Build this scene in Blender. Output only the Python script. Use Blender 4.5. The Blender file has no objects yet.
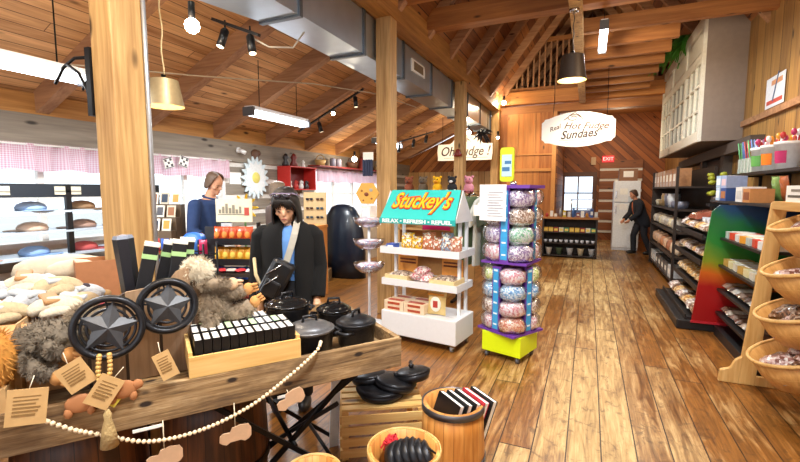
import bpy, bmesh, math, random
from mathutils import Vector, Matrix, Euler
random.seed(7)
PI = math.pi
C = bpy.context.scene.collection
scn = bpy.context.scene

# ------------------------------------------------------------------ materials
def lin(c):
    if isinstance(c, str):
        c = tuple(int(c[i:i+2], 16) / 255 for i in (0, 2, 4))
    return tuple((x / 12.92 if x <= .04045 else ((x + .055) / 1.055) ** 2.4) for x in c[:3]) + (1,)
class NT:
    def __init__(s, name):
        s.m = bpy.data.materials.new(name); s.m.use_nodes = True
        s.t = s.m.node_tree; s.t.nodes.clear()
        s.out = s.n('ShaderNodeOutputMaterial')
    def n(s, ty, **kw):
        nd = s.t.nodes.new(ty)
        for k, v in kw.items(): setattr(nd, k, v)
        return nd
    def l(s, a, b): s.t.links.new(a, b)
    def val(s, sock, v):
        if isinstance(v, (int, float, tuple, list)): sock.default_value = v
        else: s.l(v, sock)
    def math(s, op, a, b=0., c=None):
        nd = s.n('ShaderNodeMath', operation=op)
        s.val(nd.inputs[0], a); s.val(nd.inputs[1], b)
        if c is not None: s.val(nd.inputs[2], c)
        return nd.outputs[0]
    def mix(s, f, a, b, blend='MIX'):
        nd = s.n('ShaderNodeMix', data_type='RGBA', blend_type=blend)
        s.val(nd.inputs[0], f); s.val(nd.inputs[6], a); s.val(nd.inputs[7], b)
        return nd.outputs[2]
    def noise(s, vec, scale, detail=3, rough=.5, dist=0):
        nd = s.n('ShaderNodeTexNoise'); s.l(vec, nd.inputs['Vector'])
        nd.inputs['Scale'].default_value = scale; nd.inputs['Detail'].default_value = detail
        nd.inputs['Roughness'].default_value = rough; nd.inputs['Distortion'].default_value = dist
        return nd.outputs['Fac']
    def ramp(s, f, stops):
        nd = s.n('ShaderNodeValToRGB'); s.l(f, nd.inputs[0])
        e = nd.color_ramp.elements
        while len(e) < len(stops): e.new(.5)
        for i, (p, c) in enumerate(stops): e[i].position = p; e[i].color = c
        return nd.outputs[0]
    def pr(s, col, rough=.5, metal=0., **kw):
        b = s.n('ShaderNodeBsdfPrincipled')
        s.val(b.inputs['Base Color'], col); s.val(b.inputs['Roughness'], rough); s.val(b.inputs['Metallic'], metal)
        for k, v in kw.items(): s.val(b.inputs[k], v)
        s.l(b.outputs[0], s.out.inputs[0]); return b
    def obj(s): return s.n('ShaderNodeTexCoord').outputs['Object']
    def mapv(s, vec, sc):
        m = s.n('ShaderNodeMapping'); s.l(vec, m.inputs[0]); m.inputs['Scale'].default_value = sc
        return m.outputs[0]
    def bump(s, h, b, st=.3, d=.01):
        u = s.n('ShaderNodeBump'); u.inputs['Strength'].default_value = st; u.inputs['Distance'].default_value = d
        s.l(h, u.inputs['Height']); s.l(u.outputs[0], b.inputs['Normal'])
MC = {}
def mat(col, rough=.5, metal=0., var=.12, scale=30, emit=0, coat=0, trans=0, alpha=1, bump=0):
    key = (col, rough, metal, var, scale, emit, coat, trans, alpha, bump)
    if key in MC: return MC[key]
    t = NT('mat_' + str(len(MC)))
    c = lin(col); v = t.obj(); n = t.noise(v, scale)
    dk = tuple(x * (1 - var * 1.6) for x in c[:3]) + (1,); lt = tuple(min(1, x * (1 + var)) for x in c[:3]) + (1,)
    cc = t.mix(n, dk, lt)
    b = t.pr(cc, rough, metal)
    if coat: b.inputs['Coat Weight'].default_value = coat
    if trans: b.inputs['Transmission Weight'].default_value = trans
    if alpha < 1: b.inputs['Alpha'].default_value = alpha
    if emit:
        b.inputs['Emission Color'].default_value = c; b.inputs['Emission Strength'].default_value = emit
    if bump: t.bump(n, b, bump, .01)
    MC[key] = t.m; return t.m
def wood(name, ca, cb, grain='y', plank=None, pw=.15, seam=.35, rough=.55, knots=True, length=0, coat=0, sc=1., var=.5, gap=.012, rot=None):
    """ca dark, cb light; grain = axis of the grain; plank = axis across which boards are laid"""
    t = NT(name); v = t.obj()
    if rot:
        m = t.n('ShaderNodeMapping'); t.l(v, m.inputs[0]); m.inputs['Rotation'].default_value = rot; v = m.outputs[0]
    sp = t.n('ShaderNodeSeparateXYZ'); t.l(v, sp.inputs[0]); ax = dict(x=0, y=1, z=2)
    S = [14 * sc, 14 * sc, 14 * sc]; S[ax[grain]] = 1.1 * sc
    vec = v
    if plank:
        u = t.math('DIVIDE', sp.outputs[ax[plank]], pw); fl = t.math('FLOOR', u); fr = t.math('FRACT', u)
        if length:
            wn = t.n('ShaderNodeTexWhiteNoise', noise_dimensions='1D'); t.l(fl, wn.inputs['W'])
            lu = t.math('ADD', t.math('DIVIDE', sp.outputs[ax[grain]], length), t.math('MULTIPLY', wn.outputs[0], 3.))
            lf = t.math('FLOOR', lu); lfr = t.math('FRACT', lu)
            idv = t.math('ADD', t.math('MULTIPLY', fl, 7.31), t.math('MULTIPLY', lf, 3.17))
        else: idv = t.math('MULTIPLY', fl, 7.31); lfr = None
        w2 = t.n('ShaderNodeTexWhiteNoise', noise_dimensions='1D'); t.l(idv, w2.inputs['W'])
        cmb = t.n('ShaderNodeCombineXYZ')
        for i in range(3): t.l(t.math('MULTIPLY', w2.outputs[0], 13. + i), cmb.inputs[i])
        ad = t.n('ShaderNodeVectorMath', operation='ADD'); t.l(v, ad.inputs[0]); t.l(cmb.outputs[0], ad.inputs[1]); vec = ad.outputs[0]
    mv = t.mapv(vec, tuple(S))
    g = t.noise(mv, 1., 5, .6, .6)
    S2 = [60 * sc] * 3; S2[ax[grain]] = 2.5 * sc
    g2 = t.noise(t.mapv(vec, tuple(S2)), 1., 2)
    f = t.math('ADD', t.math('MULTIPLY', g, .75), t.math('MULTIPLY', g2, .3))
    if plank: f = t.math('ADD', f, t.math('MULTIPLY', t.math('SUBTRACT', w2.outputs[0], .5), var))
    col = t.ramp(f, [(.3, lin(ca)), (.75, lin(cb))])
    if knots:
        vo = t.n('ShaderNodeTexVoronoi'); S3 = [5.] * 3; S3[ax[grain]] = 1.8
        t.l(t.mapv(vec, tuple(S3)), vo.inputs['Vector']); vo.inputs['Scale'].default_value = 1.
        kf = t.ramp(vo.outputs['Distance'], [(.06, (0, 0, 0, 1)), (.14, (1, 1, 1, 1))])
        dk = tuple(x * .28 for x in lin(ca)[:3]) + (1,)
        col = t.mix(kf, dk, col)
    h = f
    if plank:
        e = t.math('MINIMUM', fr, t.math('SUBTRACT', 1., fr)); sm = t.math('LESS_THAN', e, gap / pw / 2)
        if lfr is not None:
            e2 = t.math('MINIMUM', lfr, t.math('SUBTRACT', 1., lfr)); sm = t.math('MAXIMUM', sm, t.math('LESS_THAN', e2, gap / length / 2))
        dk = tuple(x * seam for x in lin(ca)[:3]) + (1,)
        col = t.mix(sm, col, dk); h = t.math('SUBTRACT', f, t.math('MULTIPLY', sm, 2.))
    b = t.pr(col, rough)
    if coat: b.inputs['Coat Weight'].default_value = coat; b.inputs['Coat Roughness'].default_value = .3
    t.bump(h, b, .25, .004)
    return t.m
def speckle(name, cols, scale=40, rough=.35, coat=.5):
    """many-coloured pieces seen through a glossy clear bag"""
    t = NT(name); v = t.obj()
    vo = t.n('ShaderNodeTexVoronoi'); t.l(v, vo.inputs['Vector']); vo.inputs['Scale'].default_value = scale
    sp = t.n('ShaderNodeSeparateColor'); t.l(vo.outputs['Color'], sp.inputs[0])
    n = len(cols); nd = t.n('ShaderNodeValToRGB'); t.l(sp.outputs[0], nd.inputs[0]); e = nd.color_ramp.elements
    nd.color_ramp.interpolation = 'CONSTANT'
    while len(e) < n: e.new(.5)
    for i, c in enumerate(cols): e[i].position = i / n; e[i].color = lin(c)
    b = t.pr(nd.outputs[0], rough); b.inputs['Coat Weight'].default_value = coat; b.inputs['Coat Roughness'].default_value = .12
    t.bump(vo.outputs['Distance'], b, .5, .01)
    return t.m

# ------------------------------------------------------------------ mesh building
class B:
    def __init__(s): s.b = bmesh.new(); s.mats = []; s.mi = 0; s.T = Matrix.Identity(4)
    def m(s, mt):
        if mt not in s.mats: s.mats.append(mt)
        s.mi = s.mats.index(mt); return s
    def _add(s, vs, fs, smooth=False):
        v = [s.b.verts.new(s.T @ Vector(p)) for p in vs]
        for f in fs:
            try:
                q = s.b.faces.new([v[i] for i in f]); q.material_index = s.mi; q.smooth = smooth
            except ValueError: pass
        return v
    def box(s, c, d, rz=0, rx=0, ry=0, taper=1.):
        s.k = getattr(s, 'k', -1) + 1; R = Euler((rx, ry, rz)).to_matrix(); x, y, z = [k / 2 + (s.k % 6) * .00025 for k in d]   # no two boards exactly flush
        vs = [R @ Vector((i * x * (taper if k > 0 else 1), j * y * (taper if k > 0 else 1), k * z)) + Vector(c) for i in (-1, 1) for j in (-1, 1) for k in (-1, 1)]
        s._add(vs, [(0, 1, 3, 2), (4, 6, 7, 5), (0, 4, 5, 1), (2, 3, 7, 6), (0, 2, 6, 4), (1, 5, 7, 3)]); return s
    def bx(s, a, b):
        return s.box([(p + q) / 2 for p, q in zip(a, b)], [abs(q - p) for p, q in zip(a, b)])
    def bar(s, p, q, w, h, up=(0, 0, 1)):
        p = Vector(p); q = Vector(q); d = (q - p).normalized(); r = d.cross(Vector(up))
        if r.length < 1e-4: r = Vector((1, 0, 0))
        r.normalize(); u = r.cross(d)
        vs = [e + r * i * w / 2 + u * j * h / 2 for e in (p, q) for i in (-1, 1) for j in (-1, 1)]
        s._add(vs, [(0, 1, 3, 2), (4, 6, 7, 5), (0, 4, 5, 1), (2, 3, 7, 6), (0, 2, 6, 4), (1, 5, 7, 3)]); return s
    def tube(s, pts, r, seg=8, closed=False):
        pts = [Vector(p) for p in pts]; n = len(pts); rs = r if isinstance(r, (list, tuple)) else [r] * n; vs = []
        ref = None
        for i, p in enumerate(pts):
            d = (pts[(i + 1) % n] if (closed or i < n - 1) else p) - (pts[i - 1] if (closed or i > 0) else p)
            if d.length < 1e-9: d = Vector((0, 0, 1))
            d.normalize()
            if ref is None: ref = Vector((0, 0, 1)) if abs(d.z) < .9 else Vector((1, 0, 0))
            u = ref - d * ref.dot(d)
            if u.length < 1e-4: u = d.orthogonal()
            u.normalize(); ref = u; w = d.cross(u)
            for k in range(seg):
                a = 2 * PI * k / seg; vs.append(p + (u * math.cos(a) + w * math.sin(a)) * rs[i])
        fs = []
        for i in range(n if closed else n - 1):
            j = (i + 1) % n
            for k in range(seg): fs.append((i * seg + k, i * seg + (k + 1) % seg, j * seg + (k + 1) % seg, j * seg + k))
        if not closed: fs += [tuple(range(seg))[::-1], tuple((n - 1) * seg + k for k in range(seg))]
        s._add(vs, fs, True); return s
    def cyl(s, p, q, r, seg=16, r2=None): return s.tube([p, q], [r, r if r2 is None else r2], seg)
    def lathe(s, prof, c=(0, 0, 0), seg=24, sx=1, sy=1, smooth=True, cap=True):
        vs = []; c = Vector(c)
        for r, z in prof:
            for k in range(seg):
                a = 2 * PI * k / seg; vs.append(c + Vector((r * math.cos(a) * sx, r * math.sin(a) * sy, z)))
        fs = []
        for i in range(len(prof) - 1):
            for k in range(seg): fs.append((i * seg + k, i * seg + (k + 1) % seg, (i + 1) * seg + (k + 1) % seg, (i + 1) * seg + k))
        if cap and prof[0][0] > 1e-5: fs.append(tuple(range(seg))[::-1])
        if cap and prof[-1][0] > 1e-5: fs.append(tuple((len(prof) - 1) * seg + k for k in range(seg)))
        s._add(vs, fs, smooth); return s
    def ball(s, c, r, seg=12, rot=None, noise=0, flat=None, sq=1.):
        r = (r, r, r) if isinstance(r, (int, float)) else r; vs = []; n = max(4, seg // 2)
        R = Euler(rot).to_matrix() if rot else Matrix.Identity(3)
        for i in range(n + 1):
            th = PI * i / n
            for k in range(seg):
                a = 2 * PI * k / seg; f = 1 + (random.uniform(-noise, noise) if 0 < i < n else 0)
                pw_ = lambda v: math.copysign(abs(v) ** sq, v)
                p = Vector((pw_(math.sin(th)) * pw_(math.cos(a)) * r[0] * f, pw_(math.sin(th)) * pw_(math.sin(a)) * r[1] * f, pw_(math.cos(th)) * r[2] * f))
                if flat is not None and p.z < flat: p.z = flat
                vs.append(R @ p + Vector(c))
        fs = [(i * seg + k, (i + 1) * seg + k, (i + 1) * seg + (k + 1) % seg, i * seg + (k + 1) % seg) for i in range(n) for k in range(seg)]
        s._add(vs, fs, True); return s
    def pillow(s, c, d, rot=(0, 0, 0), puff=1., n=6, noise=.12):
        """a soft filled bag: flat sealed edge round a swollen middle"""
        R = Euler(rot).to_matrix(); c = Vector(c)
        for sgn in (1, -1):
            vs = []
            for i in range(n + 1):
                for j in range(n + 1):
                    u = i / n * 2 - 1; v = j / n * 2 - 1
                    h = ((1 - u ** 4) * (1 - v ** 4)) ** .6 * puff * (1 + random.uniform(-noise, noise) * (abs(u) < 1 and abs(v) < 1))
                    k = 1 - .06 * (1 - abs(u * v))
                    vs.append(R @ Vector((u * d[0] / 2 * k, v * d[1] / 2 * k, sgn * h * d[2] / 2)) + c)
            fs = [(i * (n + 1) + j, (i + 1) * (n + 1) + j, (i + 1) * (n + 1) + j + 1, i * (n + 1) + j + 1) for i in range(n) for j in range(n)]
            if sgn < 0: fs = [f[::-1] for f in fs]
            s._add(vs, fs, True)
        return s
    def prism(s, poly, o, u, v, th):
        """polygon in plane (o,u,v) with thickness th along u x v"""
        o = Vector(o); u = Vector(u); v = Vector(v); w = u.cross(v).normalized() * th; n = len(poly)
        vs = [o + u * a + v * b for a, b in poly] + [o + u * a + v * b + w for a, b in poly]
        s._add(vs, [tuple(range(n))[::-1], tuple(range(n, 2 * n))] + [(i, (i + 1) % n, n + (i + 1) % n, n + i) for i in range(n)]); return s
    def ring(s, pts_a, pts_b, smooth=True):
        n = len(pts_a); s._add(list(pts_a) + list(pts_b), [(i, (i + 1) % n, n + (i + 1) % n, n + i) for i in range(n)], smooth); return s
    def quad(s, a, b, c, d): s._add([a, b, c, d], [(0, 1, 2, 3)]); return s
def obj(name, b, mt=None, parent=None, bevel=0, label=None, sub=0):
    bm = b.b
    if mt is not None and not b.mats: b.mats = [mt]
    elif mt is not None and mt not in b.mats: b.mats[0:0] = []
    bmesh.ops.recalc_face_normals(bm, faces=bm.faces)
    me = bpy.data.meshes.new(name); bm.to_mesh(me); bm.free()
    for m_ in b.mats: me.materials.append(m_)
    o = bpy.data.objects.new(name, me); C.objects.link(o)
    if parent: o.parent = parent
    if bevel:
        md = o.modifiers.new('bevel', 'BEVEL'); md.width = bevel; md.segments = 2; md.limit_method = 'ANGLE'
    if sub:
        md = o.modifiers.new('sub', 'SUBSURF'); md.levels = md.render_levels = sub
    if label: o['label'] = label
    return o
def tag(o, label, cat, group=None, kind=None):
    o['label'] = label; o['category'] = cat
    if group: o['group'] = group
    if kind: o['kind'] = kind
    return o
def thing(name, label, cat, loc=(0, 0, 0), rz=0, group=None, rot=None):
    o = bpy.data.objects.new(name, None); C.objects.link(o); o.location = loc; o.empty_display_size = .1
    o.rotation_euler = rot if rot else (0, 0, rz)
    return tag(o, label, cat, group)
def struct(name, b, mt=None, parent=None, bevel=0):
    o = obj(name, b, mt, parent, bevel)
    if not parent: o['kind'] = 'structure'
    return o
def dup(root, loc, rz=None, label=None, group=None, rot=None, scale=None):
    r = root.copy(); C.objects.link(r); r.location = loc
    if rz is not None: r.rotation_euler = (0, 0, rz)
    if rot is not None: r.rotation_euler = rot
    if scale is not None: r.scale = scale if isinstance(scale, tuple) else (scale,) * 3
    if label: r['label'] = label
    if group: r['group'] = group
    for ch in list(root.children):
        c = ch.copy(); C.objects.link(c); c.parent = r
        for g in list(ch.children):
            d = g.copy(); C.objects.link(d); d.parent = c
    return r
ORD = ['first', 'second', 'third', 'fourth', 'fifth', 'sixth', 'seventh', 'eighth', 'ninth', 'tenth', 'eleventh', 'twelfth', 'thirteenth', 'fourteenth', 'fifteenth', 'sixteenth', 'seventeenth', 'eighteenth', 'nineteenth', 'twentieth']
def lettering(name, txt, size, o, u, v, mt, parent=None, shear=0, extrude=.002, bold=0, align='CENTER', track=1., w=None):
    """flat letters laid in plane (o, u right, v up) facing u x v, as one mesh"""
    cu = bpy.data.curves.new('txt', 'FONT'); cu.body = txt; cu.size = size; cu.shear = shear; cu.align_x = align; cu.align_y = 'CENTER'
    cu.extrude = extrude; cu.offset = bold; cu.space_character = track; cu.resolution_u = 3
    t = bpy.data.objects.new('txt', cu); C.objects.link(t)
    bpy.context.view_layer.update()
    me = bpy.data.meshes.new_from_object(t.evaluated_get(bpy.context.evaluated_depsgraph_get()))
    bpy.data.objects.remove(t); me.materials.clear(); me.materials.append(mt)
    u = Vector(u).normalized(); v = Vector(v).normalized(); n = u.cross(v)
    if w:
        xs = [q.co.x for q in me.vertices]; k = w / max(1e-5, max(xs) - min(xs))
    else: k = 1
    for q in me.vertices: q.co = Vector(o) + u * q.co.x * k + v * q.co.y + n * q.co.z
    ob = bpy.data.objects.new(name, me); C.objects.link(ob)
    if parent: ob.parent = parent
    return ob

# ------------------------------------------------------------------ shared materials
W_POST = wood('post_wood', '8a6030', 'dcb478', 'z', rough=.6, sc=1.)
W_BEAM_X = wood('beam_wood_x', '7e4a22', 'bd8045', 'x', rough=.6, sc=.7)
W_BEAM_Y = wood('beam_wood_y', '80501f', 'cf9750', 'y', rough=.6, sc=.7)
W_RAFT = wood('rafter_wood', '7e5236', 'c2946a', 'x', rough=.6, sc=.7)
W_CEIL = wood('ceiling_boards', 'a87444', 'ecbc84', 'y', plank='x', pw=.12, length=5.5, rough=.6, var=.3, seam=.4, gap=.008)
W_NAVE = wood('nave_roof_boards', '6a3a1c', '9c6434', 'y', plank='z', pw=.16, rough=.65)
W_FLOOR = None
BLACK = mat('0d0d10', .4, var=.2)
BLACKM = mat('1a1a1c', .45, .6)
WHITE = mat('f2f2ee', .4, var=.03)
WHITE_M = mat('e8e8ea', .35, var=.04)
CREAM = mat('efe9da', .5, var=.05)
PAPER = mat('f4f1ea', .7, var=.04)
KRAFT = mat('c39a66', .8, var=.1)
CHROME = mat('c8c8cc', .2, 1., var=.05)
PINE = wood('pine', 'cf9a50', 'eccb88', 'x', rough=.5, sc=1.5)
PINE_Z = wood('pine_upright', 'c08c48', 'e3bb78', 'z', rough=.5, sc=1.5)
PINE_Y = wood('pine_y', 'c08c48', 'e3bb78', 'y', rough=.5, sc=1.5)
GREYW = wood('weathered_board', '6b4f36', 'b9986f', 'x', rough=.75, sc=1.2)
def film(name, tint=(1, 1, 1), dens=.25):
    t = NT(name); tr = t.n('ShaderNodeBsdfTransparent'); tr.inputs[0].default_value = (*tint, 1)
    gl = t.n('ShaderNodeBsdfGlossy'); gl.inputs['Roughness'].default_value = .12
    mx = t.n('ShaderNodeMixShader'); fr = t.n('ShaderNodeLayerWeight'); fr.inputs[0].default_value = .4
    f = t.math('ADD', t.math('MULTIPLY', fr.outputs['Facing'], .5), dens * .4)
    t.l(f, mx.inputs[0]); t.l(tr.outputs[0], mx.inputs[1]); t.l(gl.outputs[0], mx.inputs[2]); t.l(mx.outputs[0], t.out.inputs[0])
    return t.m
GLASS = film('clear_plastic', (.95, .97, 1), .3)
PANE = film('window_glass', (.97, .99, 1), .05)
def emis(name, col, st):
    t = NT(name); e = t.n('ShaderNodeEmission'); e.inputs[0].default_value = lin(col); e.inputs[1].default_value = st
    t.l(e.outputs[0], t.out.inputs[0]); return t.m
# ------------------------------------------------------------------ camera
F = 430.; P = math.atan(41 / F); YAW = math.atan(189 * math.cos(P) / F)
cam = bpy.data.cameras.new('camera'); co = bpy.data.objects.new('camera', cam); C.objects.link(co)
co.location = (0, 0, 1.62); co.rotation_euler = (PI / 2 - P, 0, YAW); cam.lens = 36 * F / 800; cam.clip_start = .02; scn.camera = co
scn.view_settings.view_transform = 'Standard'; scn.view_settings.look = 'None'; scn.view_settings.exposure = .35; scn.view_settings.gamma = 1

# ------------------------------------------------------------------ floor
def floor_mat():
    t = NT('floor_planks'); v = t.obj(); sp = t.n('ShaderNodeSeparateXYZ'); t.l(v, sp.inputs[0])
    u = t.math('DIVIDE', t.math('ADD', sp.outputs[0], .07), .2); fl = t.math('FLOOR', u); fr = t.math('FRACT', u)
    wn = t.n('ShaderNodeTexWhiteNoise', noise_dimensions='1D'); t.l(fl, wn.inputs['W'])
    lu = t.math('ADD', t.math('DIVIDE', sp.outputs[1], 4.3), t.math('MULTIPLY', wn.outputs[0], 5.)); lf = t.math('FLOOR', lu); lfr = t.math('FRACT', lu)
    w2 = t.n('ShaderNodeTexWhiteNoise', noise_dimensions='1D'); t.l(t.math('ADD', t.math('MULTIPLY', fl, 7.31), t.math('MULTIPLY', lf, 3.17)), w2.inputs['W'])
    cmb = t.n('ShaderNodeCombineXYZ')
    for i in range(3): t.l(t.math('MULTIPLY', w2.outputs[0], 13. + i), cmb.inputs[i])
    ad = t.n('ShaderNodeVectorMath', operation='ADD'); t.l(v, ad.inputs[0]); t.l(cmb.outputs[0], ad.inputs[1]); vec = ad.outputs[0]
    g = t.noise(t.mapv(vec, (16, 1.6, 1)), 1., 6, .65, 1.2)          # grain
    g2 = t.noise(t.mapv(vec, (90, 4, 1)), 1., 3, .6)                  # fine grain
    st = t.noise(t.mapv(vec, (13, 10, 1)), 1., 5, .72, .6)               # scuffs and knots
    big = t.noise(v, .9, 4, .6, .5)                                   # where the varnish has worn through
    # the walking aisle is worn pale, the varnish stays brown beside the shelves
    dx = t.math('ABSOLUTE', t.math('ADD', sp.outputs[0], t.math('ADD', .05, t.math('MULTIPLY', sp.outputs[1], -.02))))
    worn = t.math('SUBTRACT', 1.25, t.math('MULTIPLY', dx, .95))
    worn = t.math('ADD', worn, t.math('MULTIPLY', t.math('SUBTRACT', big, .5), 2.2))
    worn = t.math('ADD', worn, t.math('MULTIPLY', t.math('SUBTRACT', w2.outputs[0], .5), .75))
    worn = t.math('ADD', worn, t.math('MULTIPLY', t.math('SUBTRACT', g, .5), 2.2))
    worn = t.math('SUBTRACT', worn, .36)
    cl = t.n('ShaderNodeClamp'); t.l(worn, cl.inputs[0])
    f = t.math('ADD', t.math('MULTIPLY', g, .7), t.math('MULTIPLY', g2, .35))
    pale = t.ramp(f, [(.34, lin('856840')), (.52, lin('b6945f')), (.7, lin('d4b884'))])
    brown = t.ramp(f, [(.34, lin('4e2d10')), (.7, lin('a56c2e'))])
    col = t.mix(cl.outputs[0], brown, pale)
    sc = t.ramp(st, [(.55, (0, 0, 0, 1)), (.66, (1, 1, 1, 1))])
    col = t.mix(t.math('MULTIPLY', sc, .6), col, lin('4c3118'))
    e = t.math('MINIMUM', fr, t.math('SUBTRACT', 1., fr)); sm = t.math('LESS_THAN', e, .02)
    e2 = t.math('MINIMUM', lfr, t.math('SUBTRACT', 1., lfr)); sm = t.math('MAXIMUM', sm, t.math('LESS_THAN', e2, .0012))
    col = t.mix(sm, col, lin('3a2412'))
    ro = t.math('ADD', .34, t.math('MULTIPLY', cl.outputs[0], .22))
    b = t.pr(col, ro); t.bump(t.math('SUBTRACT', f, t.math('MULTIPLY', sm, 2.)), b, .3, .004)
    return t.m
b = B(); b.bx((-5.9, -1.6, -.1), (2.4, 16.5, 0)); struct('floor', b, floor_mat())
b = B(); b.bx((-40, -10, -.5), (-5.9, 30, -.35)); struct('ground_outside', b, mat('b9b8b0', .9, scale=2))

# ------------------------------------------------------------------ left log wall
LOG = wood('grey_log', '6f655b', 'a09686', 'y', rough=.8, sc=.6)
CHINK = mat('e6e2da', .9, bump=.3)
X = -5.6
b = B().m(LOG)
wins = [(1.0, 3.75), (4.0, 5.45), (8.0, 11.6)]
def log_rows(y0, y1, z0, z1):
    n = max(1, round((z1 - z0) / .27)); h = (z1 - z0) / n
    for i in range(n):
        b.m(LOG).bx((X - .16, y0, z0 + i * h), (X + .02, y1, z0 + (i + 1) * h - .085))
        b.m(CHINK).bx((X - .14, y0, z0 + (i + 1) * h - .09), (X + .0, y1, z0 + (i + 1) * h))
log_rows(-1.5, 13.5, 0, 1.0)
ys = [-1.5] + [k for w in wins for k in w] + [13.5]
for i in range(0, len(ys), 2): log_rows(ys[i], ys[i + 1], 1.0, 2.1)
b.m(LOG).bx((X - .16, -1.5, 2.1), (X + .05, 13.5, 2.44))
struct('wall_left', b)
b = B(); b.bx((X - .1, -1.5, 2.44), (X + .06, 13.5, 2.66)); struct('trim_1', b, W_BEAM_Y)
LIGHTWD = mat('e9e6df', .5)
for k, (y0, y1) in enumerate(wins):
    b = B().m(LIGHTWD)
    for a, c in (((X - .12, y0, 1.0), (X + .03, y0 + .06, 2.1)), ((X - .12, y1 - .06, 1.0), (X + .03, y1, 2.1)), ((X - .12, y0, 1.0), (X + .06, y1, 1.05)), ((X - .12, y0, 2.04), (X + .03, y1, 2.1))): b.bx(a, c)
    n = max(1, round((y1 - y0) / .9))
    for i in range(1, n): b.bx((X - .09, y0 + (y1 - y0) * i / n - .03, 1.0), (X - .03, y0 + (y1 - y0) * i / n + .03, 2.1))
    b.bx((X - .08, y0, 1.52), (X - .05, y1, 1.55))
    f = struct('window_%d' % (k + 1), b)
    p = B(); p.bx((X - .07, y0, 1.02), (X - .065, y1, 2.08)); obj('pane', p, PANE, f)

# ------------------------------------------------------------------ aisle roof and rafters
def zr(x): return 2.52 + (x + 5.6) * .46
b = B(); x0, x1 = -6.1, -2.32
b._add([(x0, -1.6, zr(x0) + .14), (x1, -1.6, zr(x1) + .14), (x1, 13.6, zr(x1) + .14), (x0, 13.6, zr(x0) + .14), (x0, -1.6, zr(x0) + .22), (x1, -1.6, zr(x1) + .22), (x1, 13.6, zr(x1) + .22), (x0, 13.6, zr(x0) + .22)],
       [(0, 1, 2, 3), (7, 6, 5, 4), (0, 4, 5, 1), (1, 5, 6, 2), (2, 6, 7, 3), (3, 7, 4, 0)])
struct('ceiling', b, W_CEIL)
RY = [.35, 1.6, 2.85, 4.07, 5.28, 6.5, 7.7, 8.9, 10.1, 11.3, 12.5]
for i, y in enumerate(RY):
    b = B(); b.bar((-5.95, y, zr(-5.95) + .03), (-2.4, y, zr(-2.4) + .03), .13, .22)
    struct('trim_rafter_%d' % (i + 1), b, W_RAFT)
# end wall of the aisle, diagonal boards above a pale wainscot
b = B(); DIAG = wood('diagonal_boards', '8a4f22', 'c9823f', 'x', plank='z', pw=.16, rough=.6, rot=(0, PI / 4, 0), seam=.4)
b.prism([(-5.7, 0), (-2.3, 0), (-2.3, 4.1), (-5.7, 2.6)], (0, 13.5, 0), (1, 0, 0), (0, 0, 1), -.1); struct('wall_back', b, DIAG)
b = B(); b.bx((-5.6, 13.42, 1.2), (-2.3, 13.5, 2.2)); struct('trim_2', b, wood('pale_boards', 'b98a50', 'dab57c', 'z', plank='x', pw=.2, rough=.6))

# ------------------------------------------------------------------ posts and header
POSTS = [1.6, 5.06, 8.5, 12.0]
for i, y in enumerate(POSTS):
    b = B(); b.box((-2.4 + (.012 if i == 0 else 0), y + (.01 if i == 0 else 0), 1.87), (.17, .18, 3.74) if i == 0 else (.2, .2, 3.74)); o = struct('trim_post_%d' % (i + 1), b, W_POST, bevel=.008)
b = B(); b.bx((-2.5, -1.6, 3.74), (-2.28, 13.6, 4.08)); struct('trim_header', b, W_BEAM_Y)
# nave roof slabs
rz = lambda x: 4.0 + (x + 2.3) * 1.3
b = B()
xr = -.1; zt = rz(xr)
for (xa, za, xb, zb) in ((-2.45, rz(-2.45) + .1, xr, zt + .1), (2.3, zt - (2.3 - xr) * 1.3 + .1, xr, zt + .1)):
    b._add([(xa, -1.6, za), (xb, -1.6, zb), (xb, 16.6, zb), (xa, 16.6, za), (xa, -1.6, za + .1), (xb, -1.6, zb + .1), (xb, 16.6, zb + .1), (xa, 16.6, za + .1)], [(0, 1, 2, 3), (7, 6, 5, 4), (0, 4, 5, 1), (1, 5, 6, 2), (2, 6, 7, 3), (3, 7, 4, 0)])
struct('ceiling_nave', b, W_NAVE)
k = 0
for y in [3.0 + 1.1 * i for i in range(12)]:
    k += 1; b = B(); b.bar((-2.35, y, rz(-2.35)), (xr, y, zt), .1, .2); b.bar((2.2, y, zt - (2.2 - xr) * 1.3), (xr, y, zt), .1, .2)
    struct('trim_nave_rafter_%d' % k, b, W_RAFT)
# cross beams and joists
b = B(); b.bx((-2.3, 6.2, 3.98), (2.1, 6.42, 4.26)); struct('trim_crossbeam_1', b, W_BEAM_X)
b = B(); b.bx((-2.3, 5.1, 3.98), (2.1, 5.34, 4.3)); struct('trim_crossbeam_2', b, W_BEAM_X)
b = B(); b.bx((-.3, 5.34, 3.78), (-.16, 11.9, 3.98)); struct('trim_longbeam', b, W_POST)
for i, y in enumerate([7.05, 7.75, 8.45, 9.15, 9.85, 10.55, 11.25]):
    b = B(); b.bx((-.3, y, 3.9), (2.1 if y < 7.5 else 1.15, y + .1, 4.1)); struct('trim_joist_%d' % (i + 1), b, W_BEAM_X)
b = B(); b.bx((1.0, 7.7, 4.1), (1.1, 11.95, 4.22)); struct('trim_trimmer', b, W_BEAM_Y)
b = B(); b.bx((-2.3, 11.95, 3.88), (2.1, 12.15, 4.2)); struct('trim_loft_beam_1', b, wood('loft_beam', 'a3622c', 'd9974e', 'x', rough=.55, sc=.7))
b = B(); b.bx((-2.3, 12.15, 3.66), (2.1, 12.45, 3.86)); struct('trim_loft_beam_2', b, W_BEAM_X)
b = B(); b.bx((-2.3, 12.15, 4.0), (2.1, 15.5, 4.1)); struct('trim_loft_floor', b, W_BEAM_X)
r = thing('loft_railing', 'brown wooden baluster railing along the loft edge above the sundaes sign', 'railing', (-.1, 12.05, 4.2))
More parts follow.
